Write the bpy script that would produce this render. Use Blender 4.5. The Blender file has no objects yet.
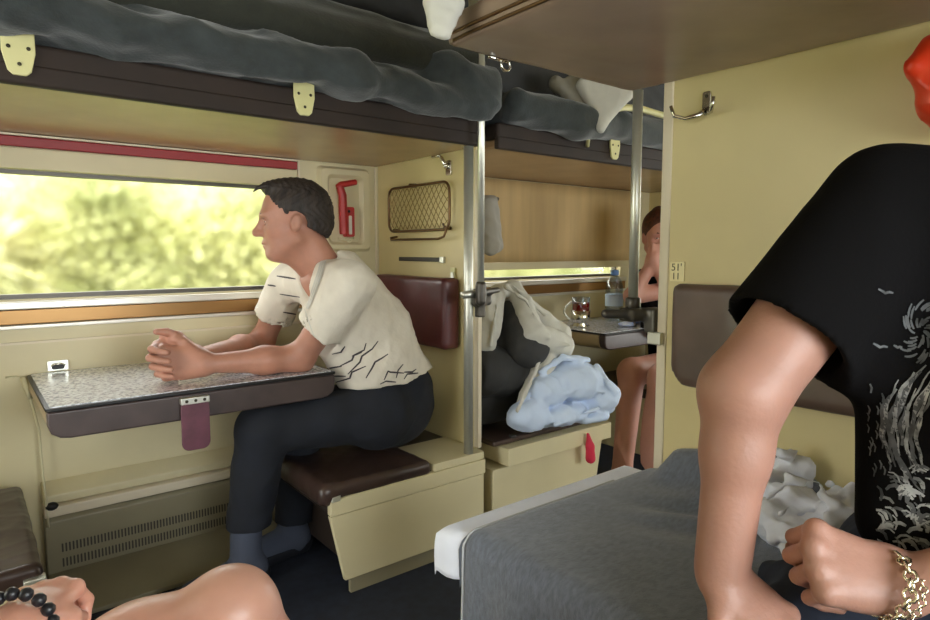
import bpy, bmesh, math, random
import numpy as np
from mathutils import Vector, Matrix
from mathutils.bvhtree import BVHTree

random.seed(7)
RNG = np.random.default_rng(7)
COL = bpy.context.scene.collection
PI = math.pi

# ------------------------------------------------------------------ carriage measurements (metres)
EYE = 1.05            # camera height
WALL = 2.335          # inner face of the window wall (y)
PX = 1.42             # partition plane (x)
SEAT = 0.353          # side seat height
SIDE = 1.63           # aisle-side edge of side seats and side berths (y)
UND = 1.397           # underside of the side berths
TAB = 0.672           # table height
BED = 0.465            # bed surface
F = 630.0
YAW, PITCH = math.radians(38.6), math.radians(-5.4)
FW = np.array([math.sin(YAW)*math.cos(PITCH), math.cos(YAW)*math.cos(PITCH), math.sin(PITCH)])
RT = np.array([math.cos(YAW), -math.sin(YAW), 0.0])
UP = np.cross(RT, FW)
EYEP = np.array([0, 0, EYE])


def at(px, py, d):
    """place seen at (px, py) of the photograph, d metres deep"""
    return EYEP + (FW*F + RT*(px-465.0) + UP*(310.0-py))*d/F


def on(px, py, ax, v):
    r = FW*F + RT*(px-465.0) + UP*(310.0-py)
    i = 'xyz'.index(ax)
    return EYEP + r*(v-EYEP[i])/r[i]


# ------------------------------------------------------------------ tags
def tag(o, label, cat, group=None, kind=None):
    if label: o['label'] = label
    if cat: o['category'] = cat
    if group: o['group'] = group
    if kind: o['kind'] = kind
    return o


def thing(name, label, cat, loc=(0, 0, 0), group=None):
    o = bpy.data.objects.new(name, None)
    o.empty_display_size = 0.05
    COL.objects.link(o)
    o.location = Vector([float(c) for c in loc])
    return tag(o, label, cat, group)


def origin_of(p):
    v = Vector((0, 0, 0))
    while p is not None:
        v += p.location
        p = p.parent
    return v


def link_mesh(name, V, Fc, mat, parent=None, smooth=False, origin=None):
    V = np.asarray(V, float)
    if parent is not None:
        org = np.array(origin_of(parent)); loc = (0, 0, 0)
    else:
        if origin is None:
            lo, hi = V.min(0), V.max(0)
            origin = ((lo[0]+hi[0])/2, (lo[1]+hi[1])/2, lo[2])
        org = np.array(origin, float); loc = origin
    me = bpy.data.meshes.new(name)
    W = V-org
    if isinstance(Fc, np.ndarray):
        a, b, c = W[Fc[:, 0]], W[Fc[:, 1]], W[Fc[:, 2]]
        if np.einsum('ij,ij->', a, np.cross(b, c)) < 0: Fc = Fc[:, ::-1]
        me.vertices.add(len(W)); me.vertices.foreach_set('co', W.astype(np.float32).ravel())
        n, k = Fc.shape
        me.loops.add(n*k); me.loops.foreach_set('vertex_index', Fc.astype(np.int32).ravel())
        me.polygons.add(n); me.polygons.foreach_set('loop_start', np.arange(0, n*k, k, dtype=np.int32))
        me.update(calc_edges=True)
    else:
        me.from_pydata([tuple(map(float, v)) for v in W], [], [tuple(f) for f in Fc])
        b_ = bmesh.new(); b_.from_mesh(me); bmesh.ops.recalc_face_normals(b_, faces=b_.faces); b_.to_mesh(me); b_.free()
    me.validate()
    if smooth:
        me.polygons.foreach_set('use_smooth', [True]*len(me.polygons))
    me.materials.append(mat)
    o = bpy.data.objects.new(name, me)
    COL.objects.link(o)
    o.parent = parent
    o.location = Vector([float(c) for c in loc])
    return o


class MB:
    def __init__(s): s.v = []; s.f = []

    def add(s, V, Fc):
        b = len(s.v)
        s.v += [tuple(map(float, p)) for p in V]
        s.f += [tuple(int(i)+b for i in f) for f in Fc]
        return s

    def box(s, x0, x1, y0, y1, z0, z1):
        V = [(x, y, z) for z in (z0, z1) for y in (y0, y1) for x in (x0, x1)]
        return s.add(V, [(0, 2, 3, 1), (4, 5, 7, 6), (0, 1, 5, 4), (2, 6, 7, 3), (0, 4, 6, 2), (1, 3, 7, 5)])

    def prism(s, poly, axis, a, b):
        """polygon given in the two other axes (cyclic order), extruded along axis a..b"""
        n = len(poly)
        def mk(p, c):
            if axis == 'x': return (c, p[0], p[1])
            if axis == 'y': return (p[0], c, p[1])
            return (p[0], p[1], c)
        V = [mk(p, a) for p in poly]+[mk(p, b) for p in poly]
        Fc = [tuple(range(n))[::-1], tuple(range(n, 2*n))]
        Fc += [(i, (i+1) % n, n+(i+1) % n, n+i) for i in range(n)]
        return s.add(V, Fc)

    def tube(s, pts, r, seg=10, closed=False, caps=True):
        P = [np.array(p, float) for p in pts]
        n = len(P)
        rr = r if hasattr(r, '__len__') else [r]*n
        T = []
        for i in range(n):
            if closed: t = P[(i+1) % n]-P[(i-1) % n]
            else: t = P[min(i+1, n-1)]-P[max(i-1, 0)]
            T.append(t/(np.linalg.norm(t)+1e-12))
        a = np.array([0, 0, 1.0]) if abs(T[0][2]) < .9 else np.array([1.0, 0, 0])
        nrm = np.cross(T[0], a); nrm /= np.linalg.norm(nrm)
        V = []
        for i in range(n):
            nrm = nrm-T[i]*nrm.dot(T[i]); nrm /= np.linalg.norm(nrm)+1e-12
            bn = np.cross(T[i], nrm)
            for k in range(seg):
                an = 2*PI*k/seg
                V.append(P[i]+rr[i]*(math.cos(an)*nrm+math.sin(an)*bn))
        Fc = []
        for i in range(n if closed else n-1):
            j = (i+1) % n
            for k in range(seg):
                k2 = (k+1) % seg
                Fc.append((i*seg+k, i*seg+k2, j*seg+k2, j*seg+k))
        if not closed and caps:
            Fc += [tuple(range(seg))[::-1], tuple(range((n-1)*seg, n*seg))]
        return s.add(V, Fc)

    def lathe(s, c, prof, seg=24):
        V = []; n = len(prof)
        for r, z in prof:
            for k in range(seg):
                a = 2*PI*k/seg
                V.append((c[0]+r*math.cos(a), c[1]+r*math.sin(a), c[2]+z))
        Fc = [(i*seg+k, i*seg+(k+1) % seg, (i+1)*seg+(k+1) % seg, (i+1)*seg+k) for i in range(n-1) for k in range(seg)]
        Fc += [tuple(range(seg))[::-1], tuple(range((n-1)*seg, n*seg))]
        return s.add(V, Fc)

    def ball(s, c, r, seg=10):
        rr = r if hasattr(r, '__len__') else (r, r, r)
        V = [(c[0], c[1], c[2]-rr[2])]; R = seg//2
        for i in range(1, R):
            t = PI*i/R
            for k in range(seg):
                a = 2*PI*k/seg
                V.append((c[0]+rr[0]*math.sin(t)*math.cos(a), c[1]+rr[1]*math.sin(t)*math.sin(a), c[2]-rr[2]*math.cos(t)))
        V.append((c[0], c[1], c[2]+rr[2]))
        Fc = [(0, 1+(k+1) % seg, 1+k) for k in range(seg)]
        for i in range(R-2):
            for k in range(seg):
                a = 1+i*seg; b = a+seg
                Fc.append((a+k, a+(k+1) % seg, b+(k+1) % seg, b+k))
        L = len(V)-1; a = 1+(R-2)*seg
        Fc += [(a+k, a+(k+1) % seg, L) for k in range(seg)]
        return s.add(V, Fc)

    def grid(s, fn, nu, nv):
        b = []
        for j in range(nv+1):
            for i in range(nu+1):
                b.append(fn(i/nu, j/nv))
        w = nu+1
        return s.add(b, [(j*w+i, j*w+i+1, (j+1)*w+i+1, (j+1)*w+i) for j in range(nv) for i in range(nu)])

    def build(s, name, mat, parent=None, smooth=False, bevel=0, seg=2, solid=0, sub=0, origin=None):
        o = link_mesh(name, s.v, s.f, mat, parent, smooth, origin)
        if solid:
            m = o.modifiers.new('solid', 'SOLIDIFY'); m.thickness = solid; m.offset = 0
        if sub:
            m = o.modifiers.new('sub', 'SUBSURF'); m.levels = sub; m.render_levels = sub
        if bevel:
            m = o.modifiers.new('bevel', 'BEVEL'); m.width = bevel; m.segments = seg
            m.limit_method = 'ANGLE'; m.angle_limit = math.radians(40)
            for p in o.data.polygons: p.use_smooth = True
            m.harden_normals = True
        return o


def rrect(x0, x1, y0, y1, r, n=5):
    out = []
    for cx, cy, a0 in ((x1-r, y1-r, 0), (x0+r, y1-r, PI/2), (x0+r, y0+r, PI), (x1-r, y0+r, 1.5*PI)):
        for i in range(n+1):
            a = a0+PI/2*i/n
            out.append((cx+r*math.cos(a), cy+r*math.sin(a)))
    return out


def struct(o, label=None):
    o['kind'] = 'structure'
    if label: o['label'] = label
    return o


# ------------------------------------------------------------------ materials
def lin(c):
    return tuple(((v/255)/12.92 if v/255 <= .04045 else ((v/255+.055)/1.055)**2.4) for v in c)+(1,)


def mat(name, rgb, rough=.5, metal=0, noise=0, nscale=20, bump=0, bscale=60, sss=0, spec=.5, alpha=None,
        trans=0, stretch=None, sheen=0, rgb2=None, coat=0):
    m = bpy.data.materials.new(name); m.use_nodes = True
    nt = m.node_tree; b = nt.nodes['Principled BSDF']
    b.inputs['Base Color'].default_value = lin(rgb)
    b.inputs['Roughness'].default_value = rough
    b.inputs['Metallic'].default_value = metal
    b.inputs['Specular IOR Level'].default_value = spec
    if sheen: b.inputs['Sheen Weight'].default_value = sheen
    if coat: b.inputs['Coat Weight'].default_value = coat; b.inputs['Coat Roughness'].default_value = .15
    if sss:
        b.inputs['Subsurface Weight'].default_value = sss
        b.inputs['Subsurface Radius'].default_value = (1, .35, .2)
        b.inputs['Subsurface Scale'].default_value = .008
    if trans: b.inputs['Transmission Weight'].default_value = trans
    if alpha is not None: b.inputs['Alpha'].default_value = alpha
    tc = nt.nodes.new('ShaderNodeTexCoord'); mp = nt.nodes.new('ShaderNodeMapping')
    nt.links.new(tc.outputs['Object'], mp.inputs['Vector'])
    if stretch: mp.inputs['Scale'].default_value = stretch
    if noise or rgb2:
        n = nt.nodes.new('ShaderNodeTexNoise'); n.inputs['Scale'].default_value = nscale
        n.inputs['Detail'].default_value = 4
        nt.links.new(mp.outputs['Vector'], n.inputs['Vector'])
        cr = nt.nodes.new('ShaderNodeValToRGB'); cr.color_ramp.elements[0].position = .35; cr.color_ramp.elements[1].position = .68
        c2 = rgb2 if rgb2 else tuple(max(0, v*(1-noise)) for v in rgb)
        cr.color_ramp.elements[0].color = lin(c2); cr.color_ramp.elements[1].color = lin(rgb)
        nt.links.new(n.outputs['Fac'], cr.inputs['Fac']); nt.links.new(cr.outputs['Color'], b.inputs['Base Color'])
    if bump:
        n = nt.nodes.new('ShaderNodeTexNoise'); n.inputs['Scale'].default_value = bscale; n.inputs['Detail'].default_value = 3
        nt.links.new(mp.outputs['Vector'], n.inputs['Vector'])
        bp = nt.nodes.new('ShaderNodeBump'); bp.inputs['Strength'].default_value = bump; bp.inputs['Distance'].default_value = .004
        nt.links.new(n.outputs['Fac'], bp.inputs['Height']); nt.links.new(bp.outputs['Normal'], b.inputs['Normal'])
    return m


M = {}
M['cream'] = mat('cream_panel', (222, 206, 152), .42, noise=.05, nscale=3)
M['cream_low'] = mat('cream_laminate', (216, 205, 166), .4, noise=.04, nscale=4)
M['cream_plastic'] = mat('cream_plastic', (214, 208, 150), .35)
M['edge_strip'] = mat('pale_edge_strip', (222, 210, 184), .4)
M['heater'] = mat('heater_enamel', (150, 142, 116), .45, noise=.06, nscale=5)
M['grille'] = mat('grille_dark', (70, 66, 58), .6)
M['brown'] = mat('brown_vinyl', (66, 50, 44), .33, noise=.2, nscale=9, bump=.15, bscale=40)
M['brown_soft'] = mat('brown_vinyl_soft', (104, 84, 74), .36, noise=.18, nscale=7, bump=.35, bscale=9)
M['brown_berth'] = mat('berth_vinyl_light', (152, 130, 112), .32, noise=.15, nscale=5, bump=.3, bscale=9)
M['brown_under'] = mat('berth_underside_vinyl', (168, 138, 104), .25, noise=.05, nscale=6, bump=.08, bscale=22)
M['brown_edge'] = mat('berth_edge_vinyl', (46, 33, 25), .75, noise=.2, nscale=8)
M['burgundy'] = mat('burgundy_vinyl', (92, 40, 40), .35, noise=.15, nscale=10, bump=.12, bscale=50)
M['maroon'] = mat('maroon_leatherette', (104, 58, 72), .45, noise=.15, nscale=30)
M['red'] = mat('red_strip', (150, 42, 44), .45)
M['red_paint'] = mat('red_paint', (170, 40, 38), .4)
M['red_bag'] = mat('orange_red_plastic', (225, 62, 28), .35, bump=.3, bscale=12)
M['pink'] = mat('pink_red_cloth', (205, 40, 70), .7)
M['metal'] = mat('brushed_steel', (214, 214, 202), .36, metal=.75)
M['chrome'] = mat('chrome', (215, 213, 205), .12, metal=1)
M['darkmetal'] = mat('dark_metal', (88, 84, 78), .4, metal=.7)
M['bronze'] = mat('bronze_wire', (110, 84, 56), .35, metal=.8)
M['net'] = mat('net_cord', (150, 128, 78), .8)
M['gold'] = mat('gold_anodised', (158, 120, 72), .3, metal=.6)
M['alu'] = mat('aluminium_sill', (222, 218, 206), .3, metal=.4)
M['black'] = mat('black_rubber', (20, 20, 20), .5)
M['screw'] = mat('screw_head', (60, 55, 40), .4, metal=.6)
M['blanket'] = mat('grey_fleece', (114, 121, 136), .95, noise=.16, nscale=60, bump=.5, bscale=260, sheen=.4, stretch=(1, 2.2, 1))
M['blanket_band'] = mat('grey_band', (94, 101, 114), .95, bump=.4, bscale=200)
M['piping'] = mat('pale_piping', (190, 192, 196), .9)
M['dark_blanket'] = mat('slate_wool', (56, 62, 62), .95, noise=.15, nscale=25, bump=.3, bscale=150, sheen=.3)
M['dark_blanket2'] = mat('olive_grey_wool', (50, 52, 42), .95, noise=.15, nscale=25, bump=.3, bscale=150, sheen=.3)
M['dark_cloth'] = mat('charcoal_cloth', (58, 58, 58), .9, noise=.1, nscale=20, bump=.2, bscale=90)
M['sheet'] = mat('white_sheet', (238, 242, 255), .85, noise=.04, nscale=9, bump=.25, bscale=24)
M['sheet_grey'] = mat('off_white_sheet', (206, 204, 194), .85, noise=.06, nscale=9, bump=.25, bscale=24)
M['duvet'] = mat('pale_blue_duvet', (204, 220, 246), .85, noise=.05, nscale=9, bump=.3, bscale=22)
M['pillow'] = mat('grey_pillowcase', (150, 146, 136), .85, bump=.2, bscale=24)
M['blind'] = mat('tan_roller_blind', (204, 174, 122), .7, noise=.1, nscale=3, stretch=(4, 1, .4))
M['shirt'] = mat('off_white_polo', (224, 216, 200), .85, noise=.04, nscale=20, bump=.2, bscale=120)
M['stripe'] = mat('dark_stripe', (70, 64, 66), .9)
M['trousers'] = mat('navy_trousers', (28, 32, 42), .9, noise=.2, nscale=14, bump=.2, bscale=90)
M['sock'] = mat('slate_sock', (74, 80, 96), .95, bump=.3, bscale=200)
M['slipper'] = mat('dark_slipper', (26, 28, 36), .7)
M['skin'] = mat('tanned_skin', (188, 134, 112), .5, noise=.1, nscale=14, bump=.12, bscale=120, sss=.12)
M['skin_arm'] = mat('muted_pink_skin', (178, 132, 114), .48, noise=.07, nscale=10, bump=.2, bscale=130, sss=.12)  # companion's own muted pink skin tone
M['skin_knee'] = mat('pink_skin', (216, 158, 136), .36, noise=.06, nscale=9, bump=.08, bscale=120, sss=.15)
M['skin_far'] = mat('pale_pink_skin', (206, 150, 134), .5, noise=.06, nscale=9, sss=.1)
M['hair'] = mat('dark_brown_hair', (58, 48, 42), .65, noise=.5, nscale=60, bump=.6, bscale=120, stretch=(1, 1, .25))
M['hair_red'] = mat('auburn_hair', (96, 50, 32), .6, noise=.4, nscale=60, bump=.5, bscale=100)
M['lip'] = mat('lip', (160, 92, 82), .5)
M['eye'] = mat('eye_white', (228, 222, 214), .2)
M['iris'] = mat('iris', (60, 48, 38), .2)
M['tshirt'] = mat('black_tshirt', (9, 8, 9), .95, bump=.2, bscale=160, spec=.15)
M['print'] = mat('pale_grey_print', (178, 180, 180), .8, noise=.5, nscale=40)
M['print_dim'] = mat('dim_grey_print', (98, 100, 102), .8, noise=.5, nscale=40)
M['shorts'] = mat('navy_shorts', (32, 40, 58), .9, noise=.3, nscale=16, bump=.2, bscale=90)
M['silver'] = mat('silver_links', (238, 232, 212), .2, metal=1)
M['beads'] = mat('black_beads', (34, 34, 38), .35)
M['floor'] = mat('floor_carpet', (34, 40, 56), .85, noise=.2, nscale=30)
M['ceiling'] = mat('ceiling_panel', (150, 142, 112), .6)
M['cord'] = mat('cream_cord', (214, 206, 170), .7)
M['tea'] = mat('red_tea', (150, 26, 18), .15)
M['bluecap'] = mat('blue_cap', (110, 150, 215), .4)
M['label'] = mat('bottle_label', (196, 214, 232), .5)
M['wrapper'] = mat('blue_wrapper', (120, 150, 220), .35, rgb2=(225, 232, 246), nscale=30)
M['ink'] = mat('plate_ink', (84, 78, 50), .6)
M['plate'] = mat('number_plate', (236, 224, 172), .4)
M['pouch'] = mat('dark_case', (66, 60, 60), .5)


def table_mat():
    m = mat('speckled_laminate', (196, 198, 206), .22, coat=.5)
    nt = m.node_tree; b = nt.nodes['Principled BSDF']
    tc = nt.nodes.new('ShaderNodeTexCoord'); v = nt.nodes.new('ShaderNodeTexVoronoi')
    v.inputs['Scale'].default_value = 170
    nt.links.new(tc.outputs['Object'], v.inputs['Vector'])
    n = nt.nodes.new('ShaderNodeTexNoise'); n.inputs['Scale'].default_value = 120
    nt.links.new(tc.outputs['Object'], n.inputs['Vector'])
    cr = nt.nodes.new('ShaderNodeValToRGB')
    cr.color_ramp.elements[0].position = .36; cr.color_ramp.elements[0].color = lin((150, 154, 164))
    cr.color_ramp.elements[1].position = .58; cr.color_ramp.elements[1].color = lin((234, 237, 246))
    nt.links.new(n.outputs['Fac'], cr.inputs['Fac']); nt.links.new(cr.outputs['Color'], b.inputs['Base Color'])
    return m


M['table'] = table_mat()
M['table_edge'] = mat('table_edge_brown', (78, 66, 64), .36, noise=.15, nscale=12, bump=.08)
M['table_under'] = mat('table_side_board', (170, 152, 118), .5)


def glass_mat(name, tint=(1, 1, 1), op=.05):
    m = bpy.data.materials.new(name); m.use_nodes = True
    nt = m.node_tree; nt.nodes.clear()
    out = nt.nodes.new('ShaderNodeOutputMaterial'); mx = nt.nodes.new('ShaderNodeMixShader')
    t = nt.nodes.new('ShaderNodeBsdfTransparent'); t.inputs['Color'].default_value = tuple(tint)+(1,)
    g = nt.nodes.new('ShaderNodeBsdfGlossy'); g.inputs['Roughness'].default_value = .03
    mx.inputs['Fac'].default_value = op
    nt.links.new(t.outputs[0], mx.inputs[1]); nt.links.new(g.outputs[0], mx.inputs[2]); nt.links.new(mx.outputs[0], out.inputs[0])
    return m


def pane_mat():
    m = bpy.data.materials.new('dusty_window_glass'); m.use_nodes = True
    nt = m.node_tree; nt.nodes.clear()
    out = nt.nodes.new('ShaderNodeOutputMaterial'); mx = nt.nodes.new('ShaderNodeMixShader'); mx.inputs[0].default_value = .72
    t = nt.nodes.new('ShaderNodeBsdfTransparent'); g = nt.nodes.new('ShaderNodeBsdfRefraction')
    g.inputs['IOR'].default_value = 1.2; g.inputs['Roughness'].default_value = .16
    nt.links.new(t.outputs[0], mx.inputs[1]); nt.links.new(g.outputs[0], mx.inputs[2]); nt.links.new(mx.outputs[0], out.inputs[0])
    return m


M['glass'] = pane_mat()
M['clear'] = glass_mat('clear_plastic', (.80, .88, .95), .22)


def leaf_mat(name, a, b):
    m = bpy.data.materials.new(name); m.use_nodes = True
    nt = m.node_tree; nt.nodes.clear()
    out = nt.nodes.new('ShaderNodeOutputMaterial'); mx = nt.nodes.new('ShaderNodeMixShader'); mx.inputs['Fac'].default_value = .45
    d = nt.nodes.new('ShaderNodeBsdfDiffuse'); t = nt.nodes.new('ShaderNodeBsdfTranslucent')
    tc = nt.nodes.new('ShaderNodeTexCoord'); n = nt.nodes.new('ShaderNodeTexNoise'); n.inputs['Scale'].default_value = .9
    n.inputs['Detail'].default_value = 5
    cr = nt.nodes.new('ShaderNodeValToRGB')
    cr.color_ramp.elements[0].position = .35; cr.color_ramp.elements[0].color = lin(a)
    cr.color_ramp.elements[1].position = .65; cr.color_ramp.elements[1].color = lin(b)
    nt.links.new(tc.outputs['Object'], n.inputs['Vector']); nt.links.new(n.outputs['Fac'], cr.inputs['Fac'])
    nt.links.new(cr.outputs[0], d.inputs[0]); nt.links.new(cr.outputs[0], t.inputs[0])
    nt.links.new(d.outputs[0], mx.inputs[1]); nt.links.new(t.outputs[0], mx.inputs[2]); nt.links.new(mx.outputs[0], out.inputs[0])
    return m


M['leaf_a'] = leaf_mat('leaves_yellow_green', (150, 156, 112), (228, 226, 178))
M['leaf_b'] = leaf_mat('leaves_mid_green', (118, 132, 98), (198, 204, 156))
M['leaf_c'] = leaf_mat('leaves_pale_green', (176, 178, 140), (238, 232, 196))
M['bark'] = mat('bark', (120, 100, 78), .9, noise=.3, nscale=6)
M['grass'] = mat('grass_ground', (150, 165, 90), .95, noise=.3, nscale=2)

# ------------------------------------------------------------------ smooth solids from blended volumes
CUBE = [(0, 0, 0), (1, 0, 0), (0, 1, 0), (1, 1, 0), (0, 0, 1), (1, 0, 1), (0, 1, 1), (1, 1, 1)]
EDGES = [(0, 1), (2, 3), (4, 5), (6, 7), (0, 2), (1, 3), (4, 6), (5, 7), (0, 4), (1, 5), (2, 6), (3, 7)]


def nz(v):
    v = np.array(v, float)
    return v/(np.linalg.norm(v)+1e-12)


class Vol:
    def __init__(s, lo, hi, h):
        s.lo = np.array(lo, float); s.h = h
        s.n = np.ceil((np.array(hi, float)-s.lo)/h).astype(int)+1
        s.F = np.full(s.n, .08, np.float32)

    def _win(s, lo, hi, m=.05):
        a = np.clip(np.floor((np.array(lo)-m-s.lo)/s.h).astype(int), 0, s.n)
        b = np.clip(np.ceil((np.array(hi)+m-s.lo)/s.h).astype(int)+1, 0, s.n)
        if np.any(b <= a): return None, None
        ax = [(s.lo[i]+s.h*np.arange(a[i], b[i])).astype(np.float32) for i in range(3)]
        P = (ax[0][:, None, None], ax[1][None, :, None], ax[2][None, None, :])
        return (slice(a[0], b[0]), slice(a[1], b[1]), slice(a[2], b[2])), P

    def _put(s, sl, d, k, sub):
        A = s.F[sl]
        if sub:
            d = -d
            if k > 0:
                hh = np.maximum(k-np.abs(A-d), 0)/k
                s.F[sl] = np.maximum(A, d)+hh*hh*k*.25
            else: s.F[sl] = np.maximum(A, d)
        else:
            if k > 0:
                hh = np.maximum(k-np.abs(A-d), 0)/k
                s.F[sl] = np.minimum(A, d)-hh*hh*k*.25
            else: s.F[sl] = np.minimum(A, d)

    def cap(s, a, b, ra, rb=None, k=.01, sub=False, plane=None, flat=None):
        a = np.array(a, float); b = np.array(b, float); rb = ra if rb is None else rb
        r = max(ra, rb)
        sl, P = s._win(np.minimum(a, b)-r, np.maximum(a, b)+r)
        if sl is None: return s
        ab = b-a; L = ab.dot(ab)+1e-12
        t = sum((P[i]-a[i])*ab[i] for i in range(3))/L
        t = np.clip(t, 0, 1)
        q = [P[i]-(a[i]+t*ab[i]) for i in range(3)]
        if flat is not None:      # squash along a direction: (dir, factor)
            n, fac = nz(flat[0]), flat[1]
            dn = sum(q[i]*n[i] for i in range(3))
            q = [q[i]+n[i]*dn*(1/fac-1) for i in range(3)]
        d = np.sqrt(sum(c*c for c in q))-(ra+t*(rb-ra))
        if flat is not None: d = d*flat[1]**.5
        if plane is not None:
            pt, n = np.array(plane[0], float), nz(plane[1])
            d = np.maximum(d, sum((P[i]-pt[i])*n[i] for i in range(3)))
        s._put(sl, d, k, sub)
        return s

    def ell(s, c, r, R=None, k=.01, sub=False):
        c = np.array(c, float); r = np.array(r, float) if hasattr(r, '__len__') else np.array([r]*3, float)
        m = r.max()
        sl, P = s._win(c-m, c+m)
        if sl is None: return s
        q = [P[i]-c[i] for i in range(3)]
        if R is not None:
            q = [sum(q[i]*R[i][j] for i in range(3)) for j in range(3)]
        k0 = np.sqrt(sum((q[i]/r[i])**2 for i in range(3)))
        k1 = np.sqrt(sum((q[i]/r[i]**2)**2 for i in range(3)))+1e-9
        s._put(sl, k0*(k0-1)/k1, k, sub)
        return s

    def rbox(s, c, half, rr=.01, R=None, k=.01, sub=False):
        c = np.array(c, float); half = np.array(half, float)
        m = np.linalg.norm(half)
        sl, P = s._win(c-m, c+m)
        if sl is None: return s
        q = [P[i]-c[i] for i in range(3)]
        if R is not None: q = [sum(q[i]*R[i][j] for i in range(3)) for j in range(3)]
        q = [np.abs(q[i])-(half[i]-rr) for i in range(3)]
        d = np.sqrt(sum(np.maximum(x, 0)**2 for x in q))+np.minimum(np.maximum(np.maximum(q[0], q[1]), q[2]), 0)-rr
        s._put(sl, d, k, sub)
        return s

    def full(s):
        ax = [(s.lo[i]+s.h*np.arange(s.n[i])).astype(np.float32) for i in range(3)]
        return (ax[0][:, None, None], ax[1][None, :, None], ax[2][None, None, :])

    def cut(s, pt, n):
        P = s.full(); n = nz(n)
        s.F = np.maximum(s.F, sum((P[i]-pt[i])*n[i] for i in range(3)).astype(np.float32))
        return s

    def warp(s, fn):
        idx = np.nonzero(np.abs(s.F) < .03)
        p = [s.lo[i]+s.h*idx[i] for i in range(3)]
        s.F[idx] += fn(*p).astype(np.float32)
        return s

    def mesh(s):
        Fv = s.F
        Fv[0] = Fv[-1] = .05; Fv[:, 0] = Fv[:, -1] = .05; Fv[:, :, 0] = Fv[:, :, -1] = .05
        ins = Fv < 0
        n = s.n
        cnt = np.zeros(n-1, np.int8)
        for c in CUBE:
            cnt += ins[c[0]:n[0]-1+c[0], c[1]:n[1]-1+c[1], c[2]:n[2]-1+c[2]]
        act = np.nonzero((cnt > 0) & (cnt < 8))
        I = np.stack(act, 1)
        vals = np.stack([Fv[I[:, 0]+c[0], I[:, 1]+c[1], I[:, 2]+c[2]] for c in CUBE], 1)
        acc = np.zeros((len(I), 3)); w = np.zeros(len(I))
        for a, b in EDGES:
            va, vb = vals[:, a], vals[:, b]
            m = (va < 0) != (vb < 0)
            t = np.where(m, va/(va-vb+1e-20), 0)
            pa, pb = np.array(CUBE[a]), np.array(CUBE[b])
            acc += np.where(m[:, None], pa+(pb-pa)*t[:, None], 0); w += m
        V = s.lo+s.h*(I+acc/w[:, None])
        vid = np.full(n-1, -1, np.int32); vid[act] = np.arange(len(I))
        Q = []
        for ax in range(3):
            a0 = [slice(None)]*3; a1 = [slice(None)]*3
            a0[ax] = slice(0, n[ax]-1); a1[ax] = slice(1, n[ax])
            A, B = ins[tuple(a0)], ins[tuple(a1)]
            e = np.stack(np.nonzero(A != B), 1)
            inside = A[e[:, 0], e[:, 1], e[:, 2]]
            u, v = [(1, 2), (2, 0), (0, 1)][ax]
            def g(du, dv):
                q = e.copy(); q[:, u] -= du; q[:, v] -= dv
                return vid[q[:, 0], q[:, 1], q[:, 2]]
            q = np.stack([g(1, 1), g(0, 1), g(0, 0), g(1, 0)], 1)
            q[~inside] = q[~inside][:, ::-1]
            Q.append(q)
        Q = np.concatenate(Q)
        return V, Q[(Q >= 0).all(1)]


def join(*ms):
    V = []; Q = []; b = 0
    for v, q in ms:
        V.append(v); Q.append(q+b); b += len(v)
    return np.concatenate(V), np.concatenate(Q)


def folds(amp, fr=40, seed=0, ridge=True, aniso=(1, 1, 1)):
    r = np.random.default_rng(seed)
    D = r.normal(size=(7, 3))*np.array(aniso); D /= np.linalg.norm(D, axis=1)[:, None]
    ph = r.uniform(0, 6.28, 7)
    def fn(x, y, z):
        t = 0
        w = np.sin(D[0][0]*x*fr*.5+D[0][1]*y*fr*.5+D[0][2]*z*fr*.5+ph[0])*1.6
        w2 = np.sin(D[1][0]*x*fr*.6+D[1][1]*y*fr*.6+D[1][2]*z*fr*.6+ph[1])*1.6
        for i in range(2, 7):
            q = np.sin((D[i][0]*x+D[i][1]*y+D[i][2]*z)*fr*(.6+.28*i)+ph[i]+w*(i % 2)+w2*(1-i % 2))
            t = t+((1-np.abs(q))**1.5-.4 if ridge else q*.5)/(1+.35*(i-2))
        return -amp*t/1.6
    return fn


def frame(fwd, up):
    f = nz(fwd); u = np.array(up, float); u = nz(u-f*u.dot(f)); l = np.cross(u, f)
    return np.stack([f, l, u], 1)      # columns: forward, left, up


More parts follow.
